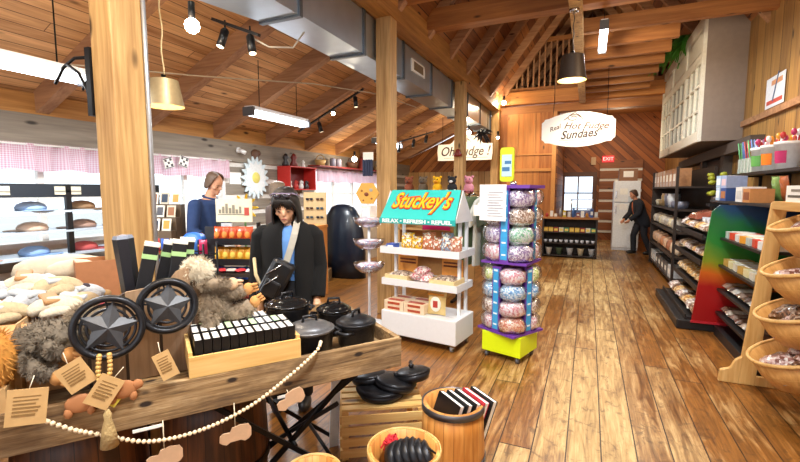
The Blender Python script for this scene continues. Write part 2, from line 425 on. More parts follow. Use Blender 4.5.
b = B(); b.bx((-2.1, -.05, 1.22), (2.1, .05, 1.32)); obj('top_rail', b, W_BEAM_X, r)
b = B(); b.bx((-2.1, -.04, .02), (2.1, .04, .1)); obj('bottom_rail', b, W_BEAM_X, r)
for i in range(30):
    b = B(); x = -2.05 + i * .141; b.bx((x - .02, -.02, .1), (x + .02, .02, 1.22)); obj('baluster', b, W_RAFT, r)
b = B(); b.prism([(-2.3, 4.1), (2.1, 4.1), (2.1, 4.2), (-.1, 6.9), (-2.3, 4.1)][:4], (0, 15.3, 0), (1, 0, 0), (0, 0, 1), -.1); struct('wall_loft', b, W_NAVE)
b = B(); b.bx((-.95, 13.4, 4.1), (-.25, 13.9, 5.2)); tag(obj('loft_crate', b, wood('crate_dark', '84502a', 'a86a38', 'z', plank='x', pw=.2), bevel=.01), 'upright brown board box stored in the loft behind the railing', 'box')
# panelled wall behind the tower, with its casing
VB = wood('panel_boards', '9a5c28', 'cf8c48', 'z', plank='x', pw=.42, rough=.55, seam=1.6, gap=.02)
b = B(); b.bx((-2.3, 12.15, 0), (-.85, 12.25, 3.66)); struct('wall_panel', b, VB)
b = B().m(mat('c98d4c', .5)); b.bx((-2.3, 12.1, 2.12), (-.95, 12.15, 2.2)); b.bx((-2.3, 12.11, 2.55), (-.85, 12.15, 2.58)); b.bx((-.93, 12.1, 0), (-.83, 12.26, 3.66))
for x in (-1.84, -1.4): b.bx((x, 12.13, 2.58), (x + .03, 12.15, 3.66))
struct('trim_panel', b)
b = B(); b.bx((-.9, 15.4, 0), (2.2, 15.5, 4.0)); struct('wall_far', b, wood('diag_far', '6e3a18', 'a8622e', 'x', plank='z', pw=.16, rough=.6, rot=(0, -PI / 4, 0), seam=.45))
b = B().m(CHINK)
for i in range(7): b.bx((.3, 15.34, .25 + i * .33), (1.5, 15.4, .33 + i * .33))
b.m(wood('far_logs', '70401e', '9a5c30', 'x'))
for i in range(7): b.bx((.3, 15.32, .33 + i * .33), (1.5, 15.4, .58 + i * .33))
struct('trim_far_logs', b)
b = B(); b.bx((-.9, 12.25, 0), (-.8, 15.4, 3.7)); struct('wall_passage', b, W_NAVE)
b = B().m(mat('5a3218', .5)); 
for a, c in (((-.95 + .1, 15.3, 0), (-.74, 15.4, 2.2)), ((.1, 15.3, 0), (.22, 15.4, 2.2)), ((-.85, 15.3, 2.05), (.22, 15.4, 2.2)), ((-.75, 15.33, 0), (.1, 15.4, .95)), ((-.35, 15.33, .95), (-.31, 15.39, 2.1)), ((-.75, 15.33, 1.5), (.1, 15.38, 1.54))): b.bx(a, c)
d = struct('door_1', b)
b = B(); b.bx((-.75, 15.37, .95), (.1, 15.395, 2.05)); obj('pane', b, emis('glowing_daylight_pane', 'dfefff', 1.6), d)  # pane glows by itself, standing for daylight outside
b = B(); b.box((.02, 15.3, 1.0), (.12, .06, .04)); obj('door_handle', b, CHROME, d)

# ------------------------------------------------------------------ right wall

RW = wood('right_boards', '74502a', 'b48848', 'z', plank='y', pw=.3, rough=.55, seam=.3, var=.4)
b = B(); b.bx((2.1, -1.6, 0), (2.2, 15.5, 5.0)); struct('wall_right', b, RW)
b = B(); b.bx((2.05, -1.6, 2.56), (2.1, 8.1, 2.64)); struct('trim_wall_rail', b, W_RAFT)

# ------------------------------------------------------------------ light
w = bpy.data.worlds.new('world'); scn.world = w; w.use_nodes = True
bg = w.node_tree.nodes['Background']; bg.inputs[0].default_value = (.86, .93, 1, 1); bg.inputs[1].default_value = 2.0
def lamp(kind, loc, e, col, **k):
    l = bpy.data.lights.new('lamp_or_fill_light', kind); l.energy = e; l.color = col
    rot = k.pop('rot', None)
    for a, v in k.items(): setattr(l, a, v)
    o = bpy.data.objects.new('lamp_or_fill_light', l); C.objects.link(o); o.location = loc
    if rot: o.rotation_euler = rot
    return o
def aim(loc, to): return (Vector(to) - Vector(loc)).to_track_quat('-Z', 'Y').to_euler()
WARM = (1, .80, .55); COOL = (.92, .97, 1)
TUBE = emis('lit_tube', 'f4f8ff', 9)
def tube_lamp(loc, L, label, e=60, suspend=None, wk=1.):
    t = thing('fluorescent_lamp', label, 'lamp', loc, 0, 'fluorescent tube lamps'); t.scale = (wk, 1, 1)
    b = B(); b.bx((-.07, -L / 2, .03), (.07, L / 2, .08)); obj('housing', b, WHITE_M, t)
    b = B(); b.bx((-.085, -L / 2 + .02, -.035), (.085, L / 2 - .02, .03)); obj('diffuser', b, TUBE, t, bevel=.02)
    for y in (-L / 2, L / 2):
        b = B(); b.box((0, y, .01), (.18, .03, .11)); obj('end_cap', b, mat('55565a', .5), t)
    h = suspend or .5
    for y in (-L / 3, L / 3): b = B(); b.cyl((0, y, .08), (0, y, .08 + h), .006, 6); obj('hanger', b, BLACKM, t)
    l = lamp('AREA', (loc[0], loc[1], loc[2] - .06), e, COOL, shape='RECTANGLE', size=.12, size_y=L)
tube_lamp((-4.05, 1.8, 2.57), 1.25, 'long lit fluorescent lamp at upper left beside the near post', 70, .62)
tube_lamp((-4.05, 5.0, 2.62), 1.2, 'lit fluorescent lamp under the sloped ceiling above the woman', 60, .62)
tube_lamp((.1, 6.85, 3.72), 1.1, 'lit fluorescent lamp under the joists beside the dark pendant shade', 80, .18, .6)
tube_lamp((-.1, 1.2, 3.72), 1.2, 'added unseen fluorescent lamp over the near aisle', 130, .5)  # lamp above the view, added to brighten the near aisle and joists
tube_lamp((-4.05, 8.6, 2.62), 1.2, 'fluorescent lamp beyond the tracks', 50, .62)
def pendant(loc, r, h, col, label, top, cordcol):
    t = thing('pendant_lamp', label, 'lamp', loc, 0)
    b = B(); b.lathe([(r * .74, h), (r, 0)], seg=40, cap=False); b.lathe([(.015, h + .001), (r * .745, h + .001)], seg=40, cap=False); sh = obj('lamp_shade', b, mat(col, .45, .35), t)
    b = B(); b.lathe([(r * .985, .001), (r * .725, h - .006), (.02, h - .006)], seg=40, cap=False); obj('shade_lining', b, mat('f0d9a0', .6), sh)
    b = B(); b.ball((0, 0, h * .35), .045); obj('bulb', b, emis('warm_bulb', 'ffdf9a', 14), t)
    b = B(); b.cyl((0, 0, h * .4), (0, 0, h + .05), .02); obj('socket', b, BLACKM, t)
    b = B()
    pts = [(math.sin(i * 1.3) * .006, math.cos(i * 1.1) * .006, h + .04 + (top - h - .04) * i / 14) for i in range(15)]
    b.tube(pts, .006, 6); obj('cord', b, mat(cordcol, .6), t)
    b = B(); b.lathe([(.06, top), (.05, top - .03), (.01, top - .04)], seg=16); obj('canopy', b, CHROME, t)
    lamp('POINT', (loc[0], loc[1], loc[2] + .09), 16, WARM, shadow_soft_size=.05)
pendant((-3.5, 2.76, 2.36), .16, .23, 'a09070', 'tan metal pendant lamp hanging beside the near post', 1.22, 'c8b890')
pendant((-.24, 5.7, 2.93), .165, .29, '4a4038', 'dark brown pendant lamp hanging under the long beam', .82, '50483c')
# track lamps
def head(t, p, d, lit, col=BLACK):
    p = Vector(p); d = Vector(d).normalized()
    b = B(); b.cyl(p, p + d * .15, .035, 14); b.cyl(p - d * .02, p, .02, 12, .035); h_ = obj('lamp_head', b, col, t)
    b = B(); b.cyl(p + d * .151, p + d * .153, .03, 14); obj('lens', b, emis('spot_lens_%d' % int(lit), 'ffe9c0', lit), h_)
    b = B(); b.cyl(p, p + Vector((0, 0, .09)), .008, 6); obj('stem', b, BLACKM, t)
def track(loc, a, b_, heads, label):
    t = thing('track_light', label, 'track light', loc, 0, None)
    b = B(); b.bar(a, b_, .035, .025); obj('rail', b, BLACK, t)
    for p, d, lit in heads: head(t, p, d, lit)
    return t
track((0, 0, 0), (-3.14, 3.0, 3.14), (-2.62, 3.0, 2.93), [((-3.0, 3.0, 3.02), (-.15, -.3, -1), 8), ((-2.72, 3.0, 2.93), (.25, -.1, -1), 4)], 'black track with two spotlights near the duct and the round bright bulb')
track((0, 0, 0), (-4.62, 6.2, 2.62), (-3.35, 6.2, 3.22), [((-3.5, 6.2, 3.1), (.1, 0, -1), 2), ((-3.9, 6.2, 2.9), (.45, -.9, -.35), 60), ((-4.2, 6.2, 2.74), (.2, .2, -1), 2)], 'black sloping track with three spotlights right of the second tube lamp')
t = track((0, 0, 0), (-4.3, 9, 2.62), (-3.15, 9, 2.88), [((-3.3, 9, 2.8), (-.3, .3, -1), 2), ((-3.6, 9, 2.72), (-.3, .3, -1), 2), ((-3.95, 9, 2.62), (-.3, .3, -1), 2)], 'dark far track of spotlights seen between the second and third posts')
def bulb_lamp(p, r, label, e, st=60):
    t = thing('spotlight', label, 'lamp', p, 0, None)
    b = B(); b.ball((0, 0, 0), r); obj('bulb', b, emis('bright_bulb_%d' % int(st), 'fff0d8', st), t)
    b = B(); b.cyl((0, 0, r * .6), (0, 0, r + .12), .025, 10); obj('stem', b, BLACKM, t)
    lamp('POINT', (p[0], p[1] - r - .03, p[2] - .04), e, WARM, shadow_soft_size=.05)
bulb_lamp((-2.83, 2.5, 2.87), .055, 'glowing bulb close to the ceiling left of the first spotlight track', 25)
bulb_lamp((-5.0, 8.8, 2.33), .06, 'glowing bulb in front of the second post above the far window', 8, 30)
bulb_lamp((-2.14, 11.7, 3.9), .06, 'glowing bulb at the loft corner beside the last post', 22, 30)
bulb_lamp((-2.75, 10.5, 3.02), .055, 'glowing bulb under the duct between the two signs', 14, 30)
bulb_lamp((-2.1, 10.8, 2.9), .035, 'small glowing bulb on the last post', 6, 30)
# unseen warm fill spots without fixtures, added to brighten the shop
for p, to, e in (((-1.6, .3, 3.5), (-1.9, 2.4, 1.1), 150), ((-.6, .6, 3.5), (-1.3, 1.5, .8), 90), ((1.2, 4.6, 3.7), (.6, 3.2, 0), 120), ((.9, 6.6, 3.7), (1.9, 5.5, 1.2), 110), ((-.2, 3.0, 3.7), (-1.5, 4.4, .8), 110), ((0, 8.2, 3.6), (0, 9.5, 0), 130), ((-.9, 10.6, 3.6), (-1, 12.1, 1.5), 130), ((-3.4, 6.4, 3.0), (-4, 9, 1.2), 60), ((.6, 10.8, 3.6), (.3, 14, 1.5), 100), ((-.9,9,3.6),(-.3,12,4.6),120), ((-3.2,9.5,2.9),(-3.6,13.5,2.4),90)):
    lamp('SPOT', p, e, WARM, rot=aim(p, to), spot_size=1.7, spot_blend=.8, shadow_soft_size=.12)
lamp('POINT', (.9, 4.8, 3.3), 45, WARM, shadow_soft_size=.15); lamp('SPOT', (-.1, 6.6, 3.5), 110, WARM, rot=aim((-.1, 6.6, 3.5), (1.6, 10.2, 3.5)), spot_size=1.3, spot_blend=.8, shadow_soft_size=.1)  # bare fill lights added to brighten the joists and wall cabinet
lamp('POINT', (.7, 13.8, 3.2), 30, WARM, shadow_soft_size=.2)

# ------------------------------------------------------------------ duct
DUCT = mat('b9c4ce', .3, .75, var=.12, scale=4)
t = thing('air_duct', 'galvanised sheet metal air duct running along the header beam', 'duct', (0, 0, 0))
ysd = [-.5, 1.0, 2.2, 3.45, 4.7, 5.9, 7.1, 8.3, 9.5, 10.7, 11.9]
for i in range(len(ysd) - 1):
    y0, y1 = ysd[i], ysd[i + 1]; w0 = -3.3 if y0 < 3.2 else -2.97; w1 = -3.3 if y1 < 3.2 else -2.97
    b = B(); zb = 3.24; zt2 = 3.74; e = (i % 2) * .006
    b._add([(w0, y0, zb + e), (-2.53, y0, zb + e), (-2.53, y0, zt2), (w0, y0, 3.5), (w1, y1, zb + e), (-2.53, y1, zb + e), (-2.53, y1, zt2), (w1, y1, 3.5)], [(0, 1, 2, 3), (7, 6, 5, 4), (0, 4, 5, 1), (1, 5, 6, 2), (2, 6, 7, 3), (3, 7, 4, 0)])
    obj('duct_section', b, DUCT, t)
    b = B().m(mat('6d757c', .4, .8)); b.bx((w1 - .02, y1 - .025, zb - .02), (-2.51, y1 + .025, zb + .004)); b.bx((-2.535, y1 - .025, zb - .02), (-2.51, y1 + .025, zt2 + .02)); b.bx((w1 - .02, y1 - .025, zb - .02), (w1, y1 + .025, 3.52)); obj('flange', b, None, t)
b = B(); b.bx((-2.53, 6.2, 3.42), (-2.515, 6.75, 3.6)); g = obj('grille', b, WHITE, t)
b = B(); b.bx((-2.515, 6.28, 3.45), (-2.508, 6.67, 3.57)); obj('grille_opening', b, mat('77664e'), g)
# cables
b = B(); b.tube([(-5.5, 1.2, 2.72), (-4.9, 2.1, 2.78), (-3.9, 3.6, 2.86), (-3.4, 4.9, 3.02), (-3.1, 6.2, 3.12), (-3.0, 7.6, 3.15)], .008, 6); tag(obj('ceiling_cable', b, mat('b9a88e')), 'thin pale cable running under the aisle rafters to the sloping track', 'cable')
b = B(); b.tube([(-2.72, 3.0, 2.93), (-2.6, 3.1, 2.86), (-2.5, 3.3, 2.9), (-2.52, 3.5, 3.1)], .008, 6); tag(obj('lamp_cord', b, mat('cfc6b4')), 'pale looping cord from the first spotlight track to the duct', 'cord')
b = B()
for a, c in (((-5.9, -1.7, 0), (2.3, -1.6, .9)), ((-5.9, -1.7, 2.9), (2.3, -1.6, 4.4)), ((-5.9, -1.7, .9), (-5.2, -1.6, 2.9)), ((-2.6, -1.7, .9), (-2.2, -1.6, 2.9)), ((1.4, -1.7, .9), (2.3, -1.6, 2.9))): b.bx(a, c)
struct('wall_front', b, W_CEIL)  # unseen wall behind the camera, its openings sized for the fill light
# scroll bracket and conduit on the near post
t = thing('scroll_bracket', 'black wrought scroll bracket on the near post beside the long lamp', 'bracket', (-2.475, 1.53, 2.19)); t.scale = (1.3, 1, 1.2)
b = B(); b.bx((-.03, -.02, -.14), (0, .02, .16)); obj('back_plate', b, BLACKM, t)
b = B(); b.tube([(-.02, 0, .12), (-.12, 0, .13), (-.2, 0, .1), (-.27, 0, .03)], .008, 6); b.tube([(-.02, 0, -.12), (-.05, 0, -.02), (-.1, 0, .06), (-.18, 0, .11)], .008, 6); b.tube([(-.03 - .05 * math.cos(a) * (1 - a / 9), 0, -.02 + .05 * math.sin(a) * (1 - a / 9)) for a in [i * .5 for i in range(13)]], .006, 6); obj('scroll_arm', b, BLACKM, t)
b = B(); b.cyl((-2.288, 1.70, .002), (-2.288, 1.70, 3.7), .012, 8); tag(obj('conduit_pipe', b, mat('a9abb0', .35, .6)), 'thin grey conduit pipe running up the near post edge', 'pipe')
# ================================================================== right side of the shop
DARK = mat('1d1b1c', .45, var=.2)
DARKW = wood('dark_shelf_wood', '17110d', '3a2a20', 'y', rough=.6)
def rc(*c): return random.choice(c)
def card_box(name, d, col, label, cat, loc, rz=0, group=None, band=None, top=None):
    """small printed carton: box with a coloured label panel on its front (-x side) and top"""
    b = B().m(mat(col, .5)); b.box((0, 0, d[2] / 2), d)
    if band:
        b.m(mat(band, .5)); b.bx((-d[0] / 2 - .002, -d[1] * .38, d[2] * .2), (-d[0] / 2, d[1] * .38, d[2] * .75))
    if top: b.m(mat(top, .5)); b.bx((-d[0] * .35, -d[1] * .38, d[2]), (d[0] * .35, d[1] * .38, d[2] + .002))
    o = obj(name, b); o.location = loc; o.rotation_euler = (0, 0, rz)
    return tag(o, label, cat, group)
# ---- tall white-framed window cabinet on the wall
t = thing('wall_cabinet', 'large grey wall cabinet with white many-paned doors high on the right wall', 'cabinet', (1.575, 8.15, 2.38)); t.scale = (.955, 1, 1.085)
GREYC = mat('8d7e72', .8, var=.1, scale=12, bump=.15)
b = B(); b.bx((0, 0, 0), (.55, 4.0, 1.75)); obj('body', b, GREYC, t)
b = B().m(mat('e9e7d8', .5))
for a, c in (((-.05, 0, 0), (0, 4, .1)), ((-.05, 0, 1.62), (0, 4, 1.78)), ((-.05, 0, 1.18), (0, 4, 1.26)), ((-.05, 0, 0), (0, .1, 1.75)), ((-.05, 3.9, 0), (0, 4, 1.75)), ((-.05, 1.25, 0), (0, 1.35, 1.75)), ((-.05, 2.65, 0), (0, 2.75, 1.75))): b.bx(a, c)
obj('face_frame', b, None, t)
for k in range(3):
    y0 = .1 + k * 1.4 if k < 2 else 2.75; y1 = (1.25, 2.65, 3.9)[k]; y0 = (.1, 1.35, 2.75)[k]
    b = B().m(mat('e9e7d8', .5)); n = 3
    for i in range(n + 1): y = y0 + (y1 - y0) * i / n; b.bx((-.045, y - .02, .1), (-.005, y + .02, 1.18))
    for z in (.46, .82): b.bx((-.04, y0, z - .015), (-.005, y1, z + .015))
    b.bx((-.045, y0, .1), (-.005, y1, .15)); b.bx((-.045, y0, 1.13), (-.005, y1, 1.18)); dd = obj('door', b, None, t)
    b = B(); b.bx((-.012, y0, .12), (-.008, y1, 1.16)); obj('pane', b, mat('3d4640' if k == 1 else 'a9ada2', .1, var=.3, scale=3), dd)
    b = B(); b.bx((-.03, y0 + .03, 1.3), (-.01, y1 - .03, 1.58)); obj('upper_panel', b, mat('dcdaca', .5), t)
# fern on it
t = thing('potted_fern', 'green fern spilling over the far end of the white-framed cabinet', 'plant', (1.64, 9.9, 4.282))
b = B(); b.lathe([(.08, 0), (.1, .12), (.09, .12), (.08, .1), (0, .1)], seg=16); obj('pot', b, mat('6a4a30'), t)
FERN = mat('56a53a', .6, var=.4, scale=8)
b = B()
for i in range(110):
    a = random.uniform(0, 2 * PI); r = random.uniform(.35, .7); h = random.uniform(.02, .12); pts = []
    for k in range(6):
        q = k / 5; pts.append(Vector((math.cos(a) * r * q * .6 - .36 * q, math.sin(a) * r * q, .16 + h * math.sin(q * PI * .7) * 1.2 - .75 * q * q * r)))
    for k in range(5):
        d = pts[k + 1] - pts[k]; w_ = Vector((-d.y, d.x, 0)).normalized() * (.05 * (1 - k / 6)); 
        b._add([pts[k] - w_, pts[k + 1] - w_ * .7, pts[k + 1] + w_ * .7, pts[k] + w_], [(0, 1, 2, 3)])
obj('fronds', b, FERN, t)
# grey lintel and flat dark panel painted as the doorway's shade under the cabinet
b = B().m(mat('5a4f47', .7)); b.bar((2.02, 7.2, 2.27), (2.02, 12.2, 2.2), .16, .16); b.bx((1.98, 8.55, 0), (2.1, 8.75, 2.2)); b.bx((1.98, 10.0, 0), (2.1, 10.2, 2.2))
struct('trim_lintel', b)
b = B(); b.bx((2.06, 8.75, 0), (2.1, 10.0, 2.15)); struct('doorway_shade_panel', b, mat('2a231f', .5))  # flat slab on the wall, dark colour standing for shade in the opening
# poster
t = thing('wall_poster', 'white paper notice with a pen drawing pinned to the boarded wall', 'poster', (2.09, 6.95, 2.86), 0)
b = B(); b.bx((-.004, -.3, -.19), (0, .3, .19)); obj('sheet', b, mat('e9edf2', .6), t)
b = B().m(mat('4f6f9c')); b.bar((-.008, .05, -.12), (-.008, -.1, .22), .004, .02); b.m(mat('d05040')); b.bx((-.006, -.25, -.15), (-.004, .25, -.1)); b.m(mat('e0a070')); b.bx((-.006, -.22, .08), (-.004, .12, .14)); obj('print', b, None, t)
# ---- far dark shelving unit along the wall
def shelf_unit(loc, L, D, zs, h, label, name='shelving_unit', m=None, cat='shelf'):
    t = thing(name, label, cat, loc)
    m = m or DARK
    b = B(); b.bx((0, L - .02, 0), (D, L + .02, h)); obj('side_panel', b, m, t)
    for x in (.02, D - .02): b = B(); b.bx((x - .02, -.02, 0), (x + .02, .02, h)); obj('upright', b, m, t)
    b = B(); b.bx((D - .02, 0, 0), (D, L, h)); obj('back_panel', b, m, t)
    for z in zs: b = B(); b.bx((0, 0, z - .03), (D, L, z)); obj('shelf', b, m, t)
    return t
FAR = shelf_unit((1.3, 8.3, 0), 2.8, .55, [.12, .5, .92, 1.3, 1.68], 2.0, 'tall dark shelving unit of bakery goods nearest the back doorway', m=DARKW)
SHN = ['lowest', 'second lowest', 'middle', 'second highest', 'top']
CLEARB = mat('d9d5ca', .25, var=.3, scale=18, coat=.6)
for zi, z in enumerate([.12, .5, .92, 1.3, 1.68]):
    n = 7; y = 8.42
    for k in range(n):
        L_ = 2.6 / n
        if zi == 4: col, d, nm, ct, wd = rc('b07c50', 'c2905f', 'a87850'), (.22, L_ * .8, .3), 'paper_bag', 'bag', 'brown paper bag'
        elif zi == 3: col, d, nm, ct, wd = rc('cfd6df', '9a8560', '6b6f80', 'd8d2b8'), (.2, L_ * .6, rc(.12, .25)), 'clear_tub', 'tub', 'clear tub of sweets'
        elif zi == 2: col, d, nm, ct, wd = rc('d9d3c2', 'cfc4a5', 'b9b3a8'), (.25, L_ * .8, .22), 'cookie_bag', 'bag', 'clear bag of pale biscuits'
        elif zi == 1: col, d, nm, ct, wd = rc('c08058', 'd6b090', 'a56a4c', 'e1c7a8'), (.24, L_ * .7, .26), 'bread_bag', 'bag', 'tan bag of baked goods'
        else: col, d, nm, ct, wd = rc('d8d8d6', '5a5552', 'c9c9c4'), (.26, L_ * .75, .2), 'white_carton', 'carton', 'white carton'
        b = B().m(mat(col, .35, var=.25, scale=25, coat=.4))
        if nm in ('cookie_bag', 'bread_bag'): b.pillow((0, 0, d[2] / 2), (d[1], d[2], d[0]), (PI / 2, 0, PI / 2 + random.uniform(-.2, .2)))
        elif nm == 'clear_tub': b.lathe([(d[1] * .4, 0), (d[1] * .5, d[2] * .8), (d[1] * .42, d[2] * .9), (d[1] * .45, d[2])], seg=12)
        else:
            b.box((0, 0, d[2] / 2), d); b.m(mat('efe9dc')); b.bx((-d[0] / 2 - .002, -d[1] * .3, d[2] * .3), (-d[0] / 2, d[1] * .3, d[2] * .7))
        o = obj(nm, b); o.location = (1.3 + d[0] / 2 + .02 if nm != 'clear_tub' else 1.45, y + L_ / 2, z + .002); y += L_
        tag(o, '%s on the %s far shelf, %s from near end' % (wd, SHN[zi], ORD[k]), ct, wd + 's on the %s far shelf' % SHN[zi])
# ---- gondola with colour-blend end panel
def rainbow():
    t = NT('colour_blend_panel'); v = t.obj(); sp = t.n('ShaderNodeSeparateXYZ'); t.l(v, sp.inputs[0])
    n = t.noise(v, 3., 3)
    u = t.math('ADD', sp.outputs[2], t.math('ADD', t.math('MULTIPLY', sp.outputs[0], .35), t.math('MULTIPLY', n, .3)))
    col = t.ramp(t.math('DIVIDE', u, 1.9), [(.0, lin('8c0a14')), (.40, lin('b01818')), (.50, lin('d86a18')), (.58, lin('8a9a20')), (.68, lin('2a8a35')), (.83, lin('14703a')), (.9, lin('17456f')), (1., lin('0e2a5a'))])
    t.pr(col, .35); return t.m
t = thing('gondola_shelf', 'low black gondola of bagged sweets with a rainbow-blend end panel', 'shelf', (1.0, 5.82, 0))
b = B(); b.bx((0, 0, 0), (1.05, 1.75, .11)); obj('plinth', b, DARK, t, bevel=.01)
b = B(); b.bx((.95, .02, .11), (1.0, 1.72, 1.35)); obj('back_panel', b, DARK, t)
GZ = [.14, .46, .78, 1.08]
for z in GZ: b = B(); b.bx((.22 - (.0 if z > .2 else .12), .04, z - .03), (.98, 1.7, z)); b.bx((.22 - (.0 if z > .2 else .12) - .015, .04, z - .03), (.22 - (.0 if z > .2 else .12), 1.7, z + .03)); obj('shelf', b, DARK, t)
b = B(); b.prism([(.14, .1), (1.05, .1), (1.05, 1.455), (.34, 1.455), (.27, 1.38)], (0, -.0, 0), (1, 0, 0), (0, 0, 1), .03); obj('end_panel', b, rainbow(), t, label='end panel blending red, orange, green and blue')
b = B(); b.bx((.13, -.045, .1), (1.05, -.03, .125)); obj('edge_strip', b, mat('c02030'), t)
# bagged goods on that gondola
SW = [speckle('sweets_brown', ['6b4a35', '8d6a50', 'c9b9a6', '4a3226'], 45), speckle('sweets_mixed', ['d0c6c0', 'b98f86', '8a6f66', 'e9e4dd'], 40), speckle('sweets_orange', ['c98a3c', 'e0b060', '9c6a30', 'd9c7a0'], 40)]
for zi, z in enumerate(GZ):
    for k in range(8):
        b = B(); b.pillow((0, 0, 0), (.19, .3, .1), (random.uniform(-.1, .1), -.35, PI / 2 * 0)); o = obj('sweets_bag', b, SW[(zi + k) % 3] if zi != 1 else SW[2]); o.location = (1.0 + (.34 if zi else .24), 5.98 + k * .2, z + .09)
        o.rotation_euler = (0, .1, PI / 2 + random.uniform(-.15, .15) if 0 else random.uniform(-.15, .15))
        tag(o, 'clear sweets bag on the %s gondola shelf, %s from rainbow panel' % (['lowest', 'second lowest', 'second highest', 'top'][zi], ORD[k]), 'bag', 'bags on the %s gondola shelf' % ['lowest', 'second lowest', 'second highest', 'top'][zi])
b = B(); b.pillow((0, 0, 0), (.3, .5, .12), (0, 0, 0)); o = obj('jerky_bag', b, mat('8a4a3a', .25, var=.4, scale=12, coat=.7)); o.location = (1.42, 6.9, 1.28); o.rotation_euler = (0, -.25, .1); tag(o, 'big reddish-brown shiny bag lying on the gondola top', 'bag')
for k in range(4):
    b = B(); b.pillow((0, 0, .09), (.2, .2, .12), (1.2, 0, .2)); o = obj('clear_pouch', b, mat('c3cad6', .2, var=.4, scale=25, coat=.8)); o.location = (1.42, 6.0 + k * .17, 1.38 if k == 9 else 1.1); o.rotation_euler = (0, 0, .5)
    tag(o, 'silvery clear pouch on the gondola top, %s from rainbow panel' % ORD[k], 'pouch', 'silvery pouches')
b = B(); b.lathe([(.05, 0), (.07, .1), (.06, .1), (0, .09)], seg=14); b_ = thing('potted_plant', 'small yellow-green plant in the dark window recess under the cabinet', 'plant', (1.72, 7.66, 1.42)); obj('pot', b, mat('4a3a30'), b_)
b = B(); [b.ball((random.uniform(-.08, .08), random.uniform(-.1, .1), .14 + random.uniform(0, .34)), (.05, .05, .035), 8, noise=.2) for _ in range(16)]; obj('leaves', b, mat('a9ac30', .5, var=.4), b_)
b = B(); b.bx((1.62, 7.56, 1.38), (1.84, 7.78, 1.42)); b.bx((1.7, 7.62, 0), (1.76, 7.7, 1.38)); tag(obj('plant_stand', b, DARK), 'thin dark stand carrying the yellow-green plant', 'stand')
# ---- wall shelving nearer the camera
WS = thing('wall_shelving', 'black wall shelves of boxes and bags right of the rainbow panel', 'shelf', (1.35, 4.55, 0))
WZ = [.27, .53, .8, 1.1, 1.49]
for z in WZ: b = B(); b.bx((0 if z < 1.3 else .12, 0, z - .025), (.74, 1.2 if z < 1.4 else 2.3, z)); obj('shelf', b, DARK, WS)
for y in (.02, .6, 1.18): b = B(); b.bx((.7, y - .02, 0), (.745, y + .02, 1.7)); obj('upright', b, DARK, WS)
b = B(); b.bx((.0, 0, 0), (.74, 1.2, .1)); obj('plinth', b, DARK, WS)
sn = ['lowest', 'second lowest', 'middle', 'second highest']
for zi, z in enumerate(WZ[:4]):
    for k in range(7):
        y = 4.64 + k * .165; kind = (zi + k) % 3
        col = [['7a5a48', '8f7668', 'c9b8a4'], ['a58a78', 'd8cfc4', '6b5348'], ['c9a050', 'dcd4c0', 'e8dca8'], ['e6e6e4', 'd9482c', 'b9c7c0', 'e8a030']][zi][k % 3 if zi < 3 else k % 4]
        if zi < 2: b = B(); b.pillow((0, 0, .045), (.26, .14, .08)); nm, ct, wd = 'snack_bag', 'bag', 'flat clear bag of brown sweets'; b.m(mat(col, .25, var=.4, scale=35, coat=.7))
        else: b = B().m(mat(col, .45)); b.box((0, 0, .035), (.24, .13, .07)); b.m(mat('f2efe6')); b.box((0, 0, .0715), (.14, .09, .003)); nm, ct, wd = 'sweets_box', 'box', 'small flat printed box'
        if zi < 2: b.mats = [mat(col, .25, var=.4, scale=35, coat=.7)]
        o = obj(nm, b); o.location = (1.5, y, z + .003); o.rotation_euler = (0, 0, random.uniform(-.15, .15))
        tag(o, '%s on %s black wall shelf, %s from basket rack' % (wd, sn[zi], ORD[k]), ct, '%s items on the %s wall shelf' % (ct, sn[zi]))
# boxes on top shelf
for k, (y, z, d, c1, c2) in enumerate([(5.6, 1.42, (.2, .2, .16), 'b9cfea', 'f0f4f8'), (5.6, 1.583, (.2, .2, .14), 'a8c4e4', 'eef2f6'), (5.37, 1.42, (.2, .2, .15), '2f4f90', 'b07040'), (5.37, 1.573, (.2, .2, .14), '9fb0d8', 'dcc0c8'), (5.12, 1.42, (.2, .26, .16), 'e4e4e2', 'c8c8c6'), (4.88, 1.42, (.2, .2, .14), 'c98a50', '8a4f2c')]):
    card_box('gift_box', d, c1, ['pale blue box on the top black shelf, lower of the left pair', 'pale blue box stacked highest above the rainbow panel', 'dark blue box with a food picture on the top black shelf', 'lilac box stacked on the dark blue picture box', 'plain white box beside the dark blue picture box', 'orange-brown packet beside the wooden basket rack sign'][k], 'box', (1.58, y + (.95 if k < 4 else .6), z + .072), random.uniform(-.05, .05), None, c2, c2)
